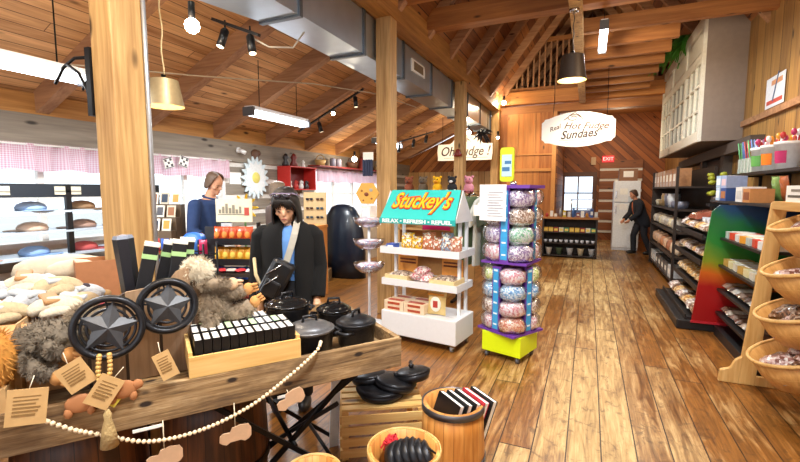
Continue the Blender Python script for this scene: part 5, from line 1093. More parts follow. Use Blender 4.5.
for (s, tt, z, rz, nm) in KP:
    t = thing('knit_bundle', nm, 'socks', W(s, tt, z - .03), TA + rz); t.scale = (.85, .9, .95)
    b = B(); b.tube([(-.11, 0, .02), (-.05, .015, .045), (.02, -.005, .05), (.08, -.03, .035), (.12, -.05, .01)], [.026, .038, .04, .034, .02], 12); b.tube([(-.1, .06, .02), (-.03, .07, .045), (.04, .05, .05), (.11, .02, .02)], [.02, .034, .034, .018], 12); b.tube([(-.08, -.05, .015), (0, -.055, .03), (.06, -.07, .02)], [.018, .03, .018], 10)
    for v_ in b.b.verts: v_.co += Vector((random.uniform(-1, 1), random.uniform(-1, 1), random.uniform(-1, 1))) * .004
    obj('sock_fabric', b, KN[i % 3], t, sub=1)
    b = B(); b.ball((.12, -.05, .012), (.03, .03, .022), 10); obj('toe_patch', b, DKN if i % 2 else mat('9c7a50', .9), t); b = B(); b.box((-.01, .02, .074), (.07, .11, .02), rx=.2); obj('paper_band', b, mat('b9bcc0' if i % 3 else 'a87c50', .7), t, bevel=.008); i += 1
carton(1.62, 1.12, .902, (.42, .3, .2), 'low brown cardboard box under the fleece roll', .1, 'a8754a', False)
t = thing('fleece_roll', 'large cream fleece roll behind the pile of knits', 'blanket', W(1.50, 1.12, 1.112), TA + .1)
b = B(); b.tube([(-.22, 0, .06), (-.1, .0, .08), (.1, 0, .075), (.24, 0, .05)], [.05, .078, .078, .05], 18); b.tube([(-.08, -.09, .06), (.05, -.1, .09), (.18, -.08, .06)], [.04, .065, .04], 14); obj('fleece', b, mat('c9bca6', .95, bump=.5), t, sub=1)
# barrels under the table
def barrel(loc, r, h, label, m_, hoopm, group=None, name='barrel', thick=.02):
    t = thing(name, label, 'barrel', loc)
    b = B(); b.lathe([(0, .01), (r * .86, .0), (r * .97, h * .3), (r, h * .5), (r * .97, h * .75), (r * .93, h), (r * .93 - thick, h), (r * .94 - thick, h * .7), (r * .9 - thick, h * .15), (0, h * .12)], seg=40); obj('staves', b, m_, t)
    for z, rr in ((h * .97, r * .945), (h * .42, r * 1.0), (h * .08, r * .9)):
        b = B(); b.lathe([(rr, -.015), (rr + .006, -.015), (rr + .006, .018), (rr, .018), (rr, -.015)], c=(0, 0, z), seg=40, cap=False); obj('hoop', b, hoopm, t)
    return t
def stave(name, ca, cb):
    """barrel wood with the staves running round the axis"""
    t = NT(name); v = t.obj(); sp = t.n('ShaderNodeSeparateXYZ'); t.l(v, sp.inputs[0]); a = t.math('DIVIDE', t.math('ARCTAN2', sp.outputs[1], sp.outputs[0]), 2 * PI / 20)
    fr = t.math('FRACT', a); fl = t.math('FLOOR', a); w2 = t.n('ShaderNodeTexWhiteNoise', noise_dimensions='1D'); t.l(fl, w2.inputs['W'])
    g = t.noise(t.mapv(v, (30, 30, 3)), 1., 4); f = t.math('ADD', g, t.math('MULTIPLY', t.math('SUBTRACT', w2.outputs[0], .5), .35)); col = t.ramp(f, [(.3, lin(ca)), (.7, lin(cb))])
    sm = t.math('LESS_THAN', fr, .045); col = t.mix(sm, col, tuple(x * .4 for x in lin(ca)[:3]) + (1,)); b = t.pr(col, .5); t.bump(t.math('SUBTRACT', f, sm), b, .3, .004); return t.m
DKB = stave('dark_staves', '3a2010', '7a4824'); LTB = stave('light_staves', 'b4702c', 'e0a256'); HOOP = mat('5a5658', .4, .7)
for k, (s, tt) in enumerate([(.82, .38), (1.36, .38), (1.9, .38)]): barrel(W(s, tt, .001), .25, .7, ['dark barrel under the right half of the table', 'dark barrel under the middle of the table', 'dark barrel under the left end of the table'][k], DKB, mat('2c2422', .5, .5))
t = barrel((-.62, 2.12, .001), .17, .5, 'open light barrel with grey hoops holding boxed books', LTB, HOOP, 'x', 'barrel')
b = B(); b.cyl((0, 0, .06), (0, 0, .3), .13, 24); o = obj('packing_fill', b, mat('2a2420', .9), t)
for k in range(5):
    book((-.74 + k * .036, 2.12 + k * .03, .32), 0, ['black book leaning at the left in the open barrel', 'second black book leaning in the open barrel', 'third black book leaning in the open barrel', 'red book leaning in the open barrel', 'black book at the right in the open barrel'][k], (.034, .17, .22), mat('b01c2c', .4) if k == 3 else BLACK, None, None, rot=Euler((-.12, -.30, -2.1)))
t = barrel((-.715, 1.68, .001), .17, .47, 'light bushel basket of black pan handles at the bottom centre', LTB, PINE_Z, name='bushel_tub', thick=.012)
b = B(); b.cyl((0, 0, .05), (0, 0, .3), .14, 24); obj('packing_fill', b, mat('2a2420', .9), t)
for k in range(6):
    b = B(); b.lathe([(.001, .0), (.05, .0), (.058, .03), (.05, .035), (.02, .03), (0, .03)], seg=24); b.cyl((.05, 0, .02), (.14, 0, .03), .01, 8); b.tube([(.045, 0, .03), (.0, 0, .05), (-.045, 0, .03)], .004, 6); o = obj('cast_iron_skillet', b, IRON); o.location = (-.77 + k * .026, 1.66 + .012 * k, .425 - abs(k - 2.5) * .008); o.rotation_euler = (.3, 1.15, .5 + k * .07); o.scale = (1.35, 1.35, 1.35); tag(o, 'small black skillet standing in the bushel tub, %s from left' % ORD[k], 'pan', 'small skillets in the bushel tub')
b = B().m(mat('c8202c', .8)); [b.tube([(random.uniform(-.03, .03), random.uniform(-.05, .05), 0), (random.uniform(-.03, .03), random.uniform(-.05, .05), .04), (random.uniform(-.04, .04), random.uniform(-.05, .05), .01)], .005, 5) for _ in range(30)]; o = obj('red_paper_shred', b); o.location = (-.80, 1.74, .42); tag(o, 'red shredded paper at the left edge of the bushel tub', 'shredded paper', kind='stuff')
t = barrel((-1.08, 1.5, .001), .13, .37, 'light tub cut off at the bottom edge left of the bushel tub', LTB, PINE_Z, name='bushel_tub', thick=.012)
# slatted crate with skillets
t = thing('slatted_crate', 'weathered slatted crate on the floor carrying black skillets', 'crate', (-1.2, 2.42, 0), .55)
for i in range(6): b = B(); b.bx((-.25, -.22 + i * .078, .3), (.25, -.22 + i * .078 + .055, .315)); obj('top_slat', b, PINE, t)
for z in (.02, .09, .16, .23): 
    b = B(); b.bx((-.25, -.235, z), (.25, -.222, z + .05)); obj('side_slat', b, PINE, t)
    b = B(); b.bx((-.262, -.235, z), (-.25, .24, z + .05)); obj('side_slat', b, PINE_Y, t)
for x in (-.23, .23):
    for y in (-.21, .22): b = B(); b.bx((x - .02, y - .015, 0), (x + .02, y + .015, .3)); obj('corner_post', b, PINE_Z, t)
for k, (x, y, z, r, rt) in enumerate([(-1.17, 2.38, .318, .165, (0, 0, 2.4)), (-1.1, 2.42, .36, .14, (.12, -.1, 2.9)), (-1.28, 2.42, .365, .125, (.1, .12, 3.3)), (-1.0, 2.5, .40, .12, (-.15, .15, 2.0))]):
    t = thing('cast_iron_skillet', ['large black skillet at the bottom of the stack on the slatted crate', 'black skillet second in the stack on the slatted crate', 'small black skillet at the left of the slatted crate stack', 'small black skillet topmost at the right of the crate stack'][k], 'pan', (x, y, z), 0, None, rot=Euler(rt))
    b = B(); b.lathe([(0, 0), (r * .85, 0), (r, .045), (r * .96, .045), (r * .82, .008), (0, .008)], seg=36); obj('pan_body', b, IRON, t); b = B(); b.tube([(r * .95, 0, .035), (r + .06, 0, .04), (r + .13, 0, .045)], [.012, .01, .014], 8); obj('handle', b, IRON, t)
    b = B(); b.lathe([(r * 1.0, .046), (r * .8, .06), (r * .3, .07), (0, .072)], seg=36); l_ = obj('lid', b, IRON, t); b = B(); b.lathe([(.012, .07), (.02, .09), (.0, .1)], seg=12); obj('knob', b, IRON, l_)
b = B(); b.bx((-.03, 0, 0), (.03, .008, .45)); o = obj('white_stake', b, mat('d4dce6')); o.location = (-1.42, 2.2, .001); o.rotation_euler = (0, .05, TA); tag(o, 'white plastic strip standing behind the folding legs', 'strip')
# ================================================================== left side: windows, curtains, racks
def gingham():
    t = NT('pink_gingham'); v = t.obj(); sp = t.n('ShaderNodeSeparateXYZ'); t.l(v, sp.inputs[0])
    a = t.math('GREATER_THAN', t.math('FRACT', t.math('MULTIPLY', sp.outputs[1], 45.)), .5); c = t.math('GREATER_THAN', t.math('FRACT', t.math('MULTIPLY', sp.outputs[2], 45.)), .5)
    f = t.math('MULTIPLY', t.math('ADD', a, c), .5); col = t.mix(f, lin('f6eaf0'), lin('dda6ba'))
    d = t.n('ShaderNodeBsdfDiffuse'); t.l(col, d.inputs[0]); tr = t.n('ShaderNodeBsdfTranslucent'); t.l(col, tr.inputs[0]); m = t.n('ShaderNodeMixShader'); m.inputs[0].default_value = .55
    t.l(d.outputs[0], m.inputs[1]); t.l(tr.outputs[0], m.inputs[2]); t.l(m.outputs[0], t.out.inputs[0]); return t.m
GING = gingham()
def valance(y0, y1, label, z1=2.12, z0=1.83):
    t = thing('window_valance', label, 'curtain', (-5.5, y0, 0))
    n = int((y1 - y0) * 40); b = B(); vs = []
    for i in range(n + 1):
        y = (y1 - y0) * i / n
        for k, z in enumerate((z1, z1 - .03, (z0 + z1) / 2, z0)): vs.append((math.sin(i * .9) * (.008 + .008 * k) + math.sin(i * .37) * .01 * k, y, z + (math.sin(i * .31) * .012 if k == 3 else 0)))
    b._add(vs, [(i * 4 + k, i * 4 + k + 1, (i + 1) * 4 + k + 1, (i + 1) * 4 + k) for i in range(n) for k in range(3)], True); obj('cloth', b, GING, t)
    b = B(); b.cyl((0, -.03, z1 - .015), (0, y1 - y0 + .03, z1 - .015), .01, 8); obj('rod', b, WHITE, t)
valance(.9, 3.85, 'pink gingham valance over the big left window')
valance(4.0, 5.5, 'pink gingham valance over the window behind the man in navy')
valance(8.0, 11.7, 'pink gingham valance over the far left window', 2.1, 1.8)
for k, (y, z) in enumerate([(3.5, 1.97), (4.3, 2.0), (4.55, 2.03)]):
    t = thing('patch_square', ['black and white patterned square on the valance left of the near post', 'patterned square on the valance just right of the near post', 'patterned square second right of the near post'][k], 'ornament', (-5.44, y, z), PI / 2 + .0, rot=Euler((0, .3 * (-1) ** k, PI / 2)))
    b = B(); b.box((0, 0, 0), (.15, .01, .15)); obj('square', b, mat('e8e4dc'), t); b = B(); b.m(mat('3c3438')); [b.box((-.04 + i * .04, -.007, -.04 + j * .04), (.03, .003, .03)) for i in range(3) for j in range(3) if (i + j) % 2 == 0]; b.box((0, -.006, .066), (.14, .002, .01)); b.box((0, -.006, -.066), (.14, .002, .01)); obj('pattern', b, None, t)
# hat display in front of the first window
t = thing('display_rack', 'black rack with paper signs of caps and folded goods before the left window', 'rack', (-5.25, 1.7, 0))
for z in (.98, 1.22, 1.42): b = B(); b.bx((0, 0, z - .02), (.45, 1.95, z)); obj('shelf', b, mat('b8c4d0', .3), t)  # pale bluish shelf colour stands for the window glare
for y in (0.02, .95, 1.93): b = B(); b.bx((.4, y - .025, 0), (.44, y + .025, 1.68)); obj('upright', b, BLACK, t)
b = B(); b.bx((.4, -.9, 1.55), (.43, 1.95, 1.68)); obj('sign_rail', b, mat('1c232c'), t)
for k, y in enumerate((.35, .95, 1.5)):
    b = B(); b.bx((.432, y - .12, 1.575), (.437, y + .12, 1.655)); q = obj('paper_sign', b, mat('cfc8b4'), t); b = B(); b.bx((.438, y - .12, 1.6), (.44, y + .12, 1.615)); obj('print_line', b, mat('8a8474'), q)
hc = ['b08878', '7f9cc4', 'b04a48', 'c0ac8c', '6f8cb8', 'c8a890', '9a7a6a', 'a8b4c0', 'b86a60', '8fa8c8', '8f6f50', 'c05050']  # cap colours paled to carry the window glare
for k in range(12):
    z = .982 if k < 4 else (1.222 if k < 8 else 1.422); y = 1.95 + (k % 4) * .46
    t = thing('sun_cap', '%s cap on the %s shelf of the black window rack, %s from left' % ({'b08878': 'brown', '7f9cc4': 'blue', 'b04a48': 'red', 'c0ac8c': 'khaki', '6f8cb8': 'dark blue', 'c8a890': 'beige', '9a7a6a': 'dark brown', 'a8b4c0': 'pale grey', 'b86a60': 'coral', '8fa8c8': 'mid blue', '8f6f50': 'tan', 'c05050': 'bright red'}[hc[k]], ['lowest', 'middle', 'top'][k // 4], ORD[k % 4]), 'cap', (-5.0, y, z), k * .7); t.scale = (1.2, 1.2, .75)
    b = B(); b.lathe([(.1, 0), (.105, .04), (.09, .08), (.05, .11), (0, .12)], seg=18); obj('crown', b, mat(hc[k], .8), t)
    b = B(); b.prism([(.09 * math.cos(a), .09 * math.sin(a)) for a in [-1.2 + i * .3 for i in range(9)]] + [(.19 * math.cos(a * .6), .15 * math.sin(a * .75)) for a in [1.2 - i * .3 for i in range(9)]], (0, 0, .002), (1, 0, 0), (0, 1, 0), .006); obj('brim', b, mat(hc[k], .8), t)
t = thing('dark_cabinet', 'dark low cabinet edge under the left window rack', 'cabinet', (-5.2, .9, 0)); b = B(); b.bx((0, 0, 0), (.7, .75, .95)); obj('body', b, DARKW, t); b = B(); b.bx((-.02, -.02, .95), (.74, .77, .99)); obj('worktop', b, DARKW, t)
# checkout counter
t = thing('checkout_counter', 'dark wood counter in front of the man in navy', 'counter', (-4.6, 2.9, 0)); b = B(); b.bx((0, 0, 0), (.75, .5, .98)); obj('body', b, DARKW, t); b = B(); b.bx((-.03, -.03, .98), (.78, .53, 1.02)); obj('worktop', b, W_BEAM_Y, t)
# framed-card tower right of the near post
t = thing('card_rack', 'stepped rack of framed cards on the counter right of the near post', 'rack', (-4.36, 3.25, 1.022), .3)
for i in range(3): b = B(); b.bx((-.25, -.12 + i * .09, 0), (.26, -.04 + i * .09, .16 + i * .14)); obj('step', b, mat('5a4a3a', .6), t)
for i in range(3):
    for k in range(4):
        q = thing('photo_card', 'small framed card in the %s row of the stepped rack, %s from left' % (['lowest', 'middle', 'top'][i], ORD[k]), 'card', (0, 0, 0), .3, 'framed cards')
        lx, ly = -.2 + k * .13, -.1 + i * .09; q.location = (-4.36 + lx * math.cos(.3) - ly * math.sin(.3), 3.25 + lx * math.sin(.3) + ly * math.cos(.3), 1.022 + .162 + i * .14); q.rotation_euler = (-.2, 0, .3)
        b = B(); b.bx((-.05, -.005, 0), (.05, .005, .13)); obj('frame', b, mat(['d0cabc', 'b8ac98', 'e6e2d8'][(i + k) % 3]), q); b = B(); b.bx((-.035, -.007, .02), (.035, -.005, .11)); obj('picture', b, mat(['4a4a50', '8a5a3a', '2f3a4a', 'c8863c'][(i * 2 + k) % 4]), q)
for k, (x, y, z, c, d, lb) in enumerate([(-3.93, 3.05, 1.022, 'e8c020', (.2, .12, .06), 'yellow packet on the counter edge right of the near post'), (-3.72, 3.2, 1.06, '2f6ac8', (.22, .14, .12), 'bright blue packet beside the yellow packet'), (-3.6, 3.5, 1.15, 'dfe4e8', (.16, .02, .24), 'pale portrait picture standing beside the man in navy')]):
    b = B().m(mat(c, .5)); b.pillow((0, 0, d[2] / 2), (d[0], d[1], d[2])) if k < 2 else b.box((0, 0, d[2] / 2), d)
    if k == 2: b.m(mat('6a4a40')); b.box((0, -.012, .14), (.06, .004, .08)); b.m(mat('3a5a8a')); b.box((0, -.012, .05), (.1, .004, .09))
    o = obj(['snack_packet', 'snack_packet', 'picture_stand'][k], b); o.location = (x, y, z if k < 2 else 1.022); o.rotation_euler = (0, 0, .3); tag(o, lb, 'packet' if k < 2 else 'picture')
# wire shelf of red and blue goods
t = thing('wire_shelf', 'black wire shelf of red and blue packets before the counter', 'shelf', (-4.0, 2.75, 0), .2)
for z in (.55, .8, 1.0): b = B(); [b.cyl((0, y, z), (.75, y, z), .006, 6) for y in (0, .1, .2)]; b.cyl((0, 0, z + .05), (.75, 0, z + .05), .006, 6); b.cyl((0, 0, z), (0, .2, z), .006, 6); b.cyl((.75, 0, z), (.75, .2, z), .006, 6); obj('wire_tray', b, BLACKM, t)
for x in (0, .75):
    for y in (0, .2): b = B(); b.cyl((x, y, 0), (x, y, 1.12), .01, 8); obj('upright', b, BLACKM, t)
cs = ['c02830', '2a58b0', 'e8e8ea', 'd04030', '3a78c8', 'b01c50', 'e06030']
for i, z in enumerate((.55, .8, 1.0)):
    for k in range(7):
        b = B(); b.m(mat(cs[(i * 3 + k) % 7], .4, coat=.4)); b.pillow((0, 0, .075), (.09, .14, .05), (PI / 2, 0, 0)); o = obj('wrapped_packet', b); lx, ly = .06 + k * .105, .08; o.location = (-4.0 + lx * math.cos(.2) - ly * math.sin(.2), 2.75 + lx * math.sin(.2) + ly * math.cos(.2), z + .007); o.rotation_euler = (0, 0, .2)
        tag(o, 'wrapped packet on the %s tray of the wire shelf, %s from left' % (['lowest', 'middle', 'top'][i], ORD[k]), 'packet', 'wrapped packets on the wire shelf')
# crisp rack with the cream sign
CR = (-3.36, 3.4); ca = .35; CW = .8
t = thing('crisp_rack', 'black tiered rack of crisp bags with a cream town-sketch sign on top', 'rack', (CR[0], CR[1], 0), ca); t.scale = (CW, 1, 1)
for i, z in enumerate((.46, .66, .87, 1.08)): b = B(); b.bx((-.26, -.12, z - .015), (.26, .12, z)); b.bx((-.26, -.13, z - .015), (.26, -.12, z + .05)); obj('tray', b, BLACK, t)
for x in (-.27, .27): b = B(); b.bx((x - .008, .04, 0), (x + .008, .12, 1.28)); obj('side_frame', b, BLACK, t)
b = B(); b.bx((-.24, -.02, 1.29), (.24, -.005, 1.53)); sg = obj('sign_panel', b, mat('e6dcc0', .6), t)
b = B().m(mat('8a8474')); 
for i in range(7): b.bx((-.2 + i * .045, -.023, 1.38), (-.17 + i * .045, -.02, 1.42 + (i * 37 % 5) * .015))
b.bx((-.21, -.023, 1.365), (.14, -.02, 1.372)); b.m(mat('b84a3c')); b.bx((.14, -.023, 1.36), (.2, -.02, 1.44)); obj('sketch', b, None, sg)
b = B(); b.bar((-.34, -.05, .35), (-.31, -.02, 1.24), .02, .16, up=(1, 0, 0)); q = obj('chalk_board', b, mat('1c1c20'), t)
for i, (z, c1, c2, nm) in enumerate([(1.08, 'c8481c', 'e88a3c', 'orange-red'), (.87, 'e8a02c', 'f4cc58', 'yellow'), (.66, '2a58b8', '8ab0e8', 'blue'), (.46, 'b82028', 'e05848', 'red')]):
    for k in range(5):
        q = thing('crisp_bag', '%s crisp bag on the black tiered rack, %s from left' % (nm, ORD[k]), 'bag', (CR[0] + (-.16 + k * .08) * math.cos(ca) + .05 * math.sin(ca), CR[1] + (-.16 + k * .08) * math.sin(ca) - .05 * math.cos(ca), z), ca, nm + ' crisp bags')
        b = B(); b.pillow((0, 0, .085), (.092, .165, .06), (PI / 2 - .15, 0, random.uniform(-.15, .15))); obj('bag_body', b, mat(c1, .3, coat=.4, var=.15), q); b = B(); b.ball((0, -.035, .085), (.03, .006, .035), 10); obj('bag_emblem', b, mat(c2, .4), q)
b = B().m(mat('e84038', .3, coat=.5)); 
for k in range(6):
    b = B().m(mat(['e8404a', 'f0e8e4'][k % 2], .35, coat=.4)); b.pillow((0, 0, .02), (.11, .08, .035)); o = obj('red_sweet_packet', b); a_ = (-.24 + k * .095, -.22); o.location = (CR[0] + a_[0] * math.cos(ca) - a_[1] * math.sin(ca), CR[1] + a_[0] * math.sin(ca) + a_[1] * math.cos(ca), .802); o.rotation_euler = (0, 0, ca + k); tag(o, '%s flat packet in front of the crisp rack, %s from left' % (['red', 'white'][k % 2], ORD[k]), 'packet', None)
b = B(); b.bx((-.3, -.1, .77), (.3, .06, .8)); b.bx((-.28, -.08, 0), (-.25, .04, .77)); b.bx((.25, -.08, 0), (.28, .04, .77)); o = obj('side_bench', b, DARKW); o.location = (CR[0] + .22 * math.sin(ca), CR[1] - .22 * math.cos(ca), 0); o.rotation_euler = (0, 0, ca); tag(o, 'narrow dark bench in front of the crisp rack', 'bench')
# daisy and wall pieces
t = thing('daisy_cutout', 'big white and pale blue daisy cut-out with yellow centre on the log wall', 'ornament', (-5.54, 6.12, 1.84))
b = B(); n = 72; b.prism([((.30 + .045 * math.cos(18 * a)) * math.cos(a), (.34 + .045 * math.cos(18 * a)) * math.sin(a)) for a in [2 * PI * i / 144 for i in range(144)]], (0, 0, 0), (0, 1, 0), (0, 0, 1), .02); obj('petals', b, mat('dcebf0', .6), t)
b = B(); b.prism([(.24 * math.cos(a) * (1 + .12 * math.cos(12 * a)), .27 * math.sin(a) * (1 + .12 * math.cos(12 * a))) for a in [2 * PI * i / 96 for i in range(96)]], (.02, 0, 0), (0, 1, 0), (0, 0, 1), .01); obj('inner_petals', b, mat('eef4f4', .6), t)
b = B(); b.ball((.03, 0, 0), (.02, .1, .1), 18); obj('flower_centre', b, mat('e8da70', .6), t)
b = B(); b.ball((0, 0, 0), (.02, .1, .09), 12, noise=.15); b.ball((0, .09, .03), (.02, .06, .05), 10); o = obj('brown_cutout', b, mat('6a4a34')); o.location = (-5.545, 6.15, 2.26); tag(o, 'small brown cut-out hung above the daisy', 'ornament')
b = B(); b.bx((0, -.13, -.1), (.008, .13, .1)); o = obj('wall_notice', b, PAPER); o.location = (-5.575, 5.68, 1.82); tag(o, 'white paper on the log wall left of the daisy', 'notice')
t = thing('security_camera', 'small white security camera on the log wall above the paper', 'camera', (-5.5, 5.72, 2.3)); b = B(); b.cyl((0, 0, 0), (.1, .04, -.05), .035, 12); obj('housing', b, WHITE, t); b = B(); b.cyl((-.03, 0, .0), (0, 0, 0), .05, 14); obj('mount', b, WHITE, t)
t = thing('sunflower', 'yellow sunflower cut-out just left of the woman', 'ornament', (-3.98, 4.2, 0)); b = B(); b.cyl((0, 0, 0), (0, 0, 1.4), .012, 8); obj('stem', b, mat('4a7a30'), t)
b = B(); b.prism([((.1 + .075 * math.cos(9 * a)) * math.cos(a), 1.4 + (.1 + .075 * math.cos(9 * a)) * math.sin(a)) for a in [2 * PI * i / 108 for i in range(108)]], (0, 0, 0), (.92, .4, 0), (0, 0, 1), .015); obj('petals', b, mat('f2c818', .5), t)
# red cabinet with figurines, sunglasses
t = thing('red_cabinet', 'open red wall cabinet of small figurines behind the woman', 'cabinet', (-5.55, 6.75, 1.62))
RED = mat('c02a22', .5)
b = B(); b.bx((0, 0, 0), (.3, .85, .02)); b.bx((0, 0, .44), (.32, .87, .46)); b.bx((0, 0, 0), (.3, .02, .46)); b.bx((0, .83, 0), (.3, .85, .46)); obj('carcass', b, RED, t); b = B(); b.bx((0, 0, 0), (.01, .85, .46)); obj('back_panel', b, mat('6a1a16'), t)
for k, (c, y) in enumerate([('e8e0d4', .15), ('c03830', .35), ('e8e8e4', .52), ('3a3434', .7)]):
    b = B(); b.m(mat(c, .4)); b.lathe([(.04, 0), (.055, .05), (.03, .1), (.035, .15), (0, .18)], seg=12); b.ball((.03, 0, .13), (.03, .02, .03), 8); o = obj('rooster_figurine', b); o.location = (-5.38, 6.75 + y, 1.641); tag(o, '%s figurine inside the red wall cabinet, %s from left' % (['cream', 'red', 'white', 'dark'][k], ORD[k]), 'figurine')
for k, (c, y, s) in enumerate([('2a2424', 6.85, 1.3), ('7a2a24', 7.1, 1.4), ('e0ded8', 7.4, .8)]):
    b = B(); b.m(mat(c, .45)); b.lathe([(.05, 0), (.06, .03), (.03, .09), (.05, .13), (.02, .18), (0, .19)], seg=12); o = obj('rooster_ornament', b); o.location = (-5.42, y, 2.082); o.scale = (s, s, s); tag(o, ['black ornament on top of the red wall cabinet', 'dark red ornament on top of the red wall cabinet', 'small white ornament on top of the red wall cabinet'][k], 'ornament')
t = thing('sunglasses_rack', 'tan peg rack of sunglasses below the red wall cabinet', 'rack', (-4.45, 6.4, 0), .4)
b = B(); b.bx((-.2, 0, .2), (.2, .03, 1.58)); obj('board', b, mat('c8a878'), t); b = B(); b.bx((-.25, -.15, 0), (.25, .18, .2)); obj('base', b, mat('8a6a44'), t)
for i in range(5):
    for k in range(2):
        q = thing('sunglasses', 'pair of sunglasses on the tan peg rack, row %s from top, %s' % (['first', 'second', 'third', 'fourth', 'fifth'][i], ['left', 'right'][k]), 'sunglasses', (-4.45 + (-.09 + k * .18) * math.cos(.4) + .03 * math.sin(.4), 6.4 + (-.09 + k * .18) * math.sin(.4) - .03 * math.cos(.4), 1.46 - i * .16), .4, 'sunglasses on the peg rack')
        b = B(); [b.ball((sx * .035, 0, 0), (.03, .006, .022), 10) for sx in (-1, 1)]; obj('lenses', b, mat(['2a2a30', '5a3a2a', '30485a'][(i + k) % 3], .2), q); b = B(); b.tube([(-.065, 0, .012), (0, -.004, .012), (.065, 0, .012)], .004, 5); obj('frame', b, BLACK, q)
b = B(); b.bx((0, 0, 0), (.3, 3.7, .025)); o = obj('high_shelf', b, mat('8a2a24', .5)); o.location = (-5.55, 7.75, 2.125); tag(o, 'long dark red shelf above the far left window', 'shelf')
for k, (nm, c, y, s) in enumerate([('woven_basket', 'c8a060', 8.0, 1.), ('metal_canister', '8a8a9a', 8.5, 1.), ('metal_canister', '9a98a8', 8.75, 1.), ('woven_basket', '6a4028', 9.4, 1.2), ('red_lantern', '8a2a1c', 9.9, 1.5), ('red_lantern', '6a2a20', 10.3, 1.), ('woven_basket', 'b08a58', 10.8, .9)]):
    b = B(); b.m(mat(c, .6)); 
    if nm == 'woven_basket': b.lathe([(.09, 0), (.13, .12), (.12, .12), (.08, .02), (0, .02)], seg=18); b.tube([(-.12, 0, .11), (-.08, 0, .2), (0, 0, .23), (.08, 0, .2), (.12, 0, .11)], .01, 6)
    elif nm == 'metal_canister': b.lathe([(.07, 0), (.07, .17), (.06, .18), (.02, .2), (0, .2)], seg=18)
    else: b.lathe([(.08, 0), (.07, .03), (.06, .14), (.07, .15), (.03, .2), (0, .21)], seg=12); b.tube([(-.05, 0, .18), (0, 0, .27), (.05, 0, .18)], .006, 6)
    o = obj(nm, b); o.location = (-5.4, y, 2.152); o.scale = (s, s, s); tag(o, '%s on the long red shelf over the far window, %s item from left' % (nm.replace('_', ' '), ORD[k]), nm.split('_')[1])
t = thing('window_counter', 'pale counter with white cartons under the far left window', 'counter', (-5.3, 8.4, 0)); b = B(); b.bx((0, 0, 0), (.6, 3.0, .92)); obj('body', b, mat('b8a48a'), t); b = B(); b.bx((-.02, -.02, .92), (.63, 3.02, .96)); obj('worktop', b, mat('d8ccb8'), t)
for k in range(7): card_box('white_carton', (.26, .3, .14 + (k % 3) * .07), ['eceae4', 'd8dce4', 'e8d8cc'][k % 3], 'white carton on the pale counter under the far window, %s from left' % ORD[k], 'carton', (-4.98, 8.65 + k * .4, .962), 0, 'white cartons under the far window', 'c86a58' if k % 2 else '7a98c0')
# far low fixtures in the aisle
t = thing('low_bookcase', 'pale low bookcase against the back wall of the left aisle', 'bookcase', (-4.2, 12.9, 0)); b = B(); b.bx((0, 0, 0), (1.6, .02, 0.02)); b.bx((0, .38, 0), (1.6, .4, 1.3)); [b.bx((0, 0, z), (1.6, .38, z + .03)) for z in (.02, .45, .88, 1.3)]; [b.bx((x, 0, 0), (x + .03, .4, 1.33)) for x in (0, .785, 1.57)]; obj('carcass', b, mat('c09860'), t)
# ================================================================== people
def loft(b, rings, seg=20, y0=0):
    """rings: (x, y, z, rx, ry)"""
    vs = []
    for (x, y, z, rx, ry) in rings:
        for k in range(seg): a = 2 * PI * k / seg; vs.append((x + rx * math.cos(a), y + ry * math.sin(a), z))
    n = len(rings); fs = [(i * seg + k, i * seg + (k + 1) % seg, (i + 1) * seg + (k + 1) % seg, (i + 1) * seg + k) for i in range(n - 1) for k in range(seg)]
    fs += [tuple(range(seg))[::-1], tuple((n - 1) * seg + k for k in range(seg))]; b._add(vs, fs, True)
def remesh(o, v=.012, smooth=2):
    m = o.modifiers.new('remesh', 'REMESH'); m.mode = 'VOXEL'; m.voxel_size = v; m.use_smooth_shade = True
    s = o.modifiers.new('smooth', 'SMOOTH'); s.iterations = smooth; s.factor = .5
    return o
def lerp(a, b_, f): return tuple(x + (y - x) * f for x, y in zip(a, b_))
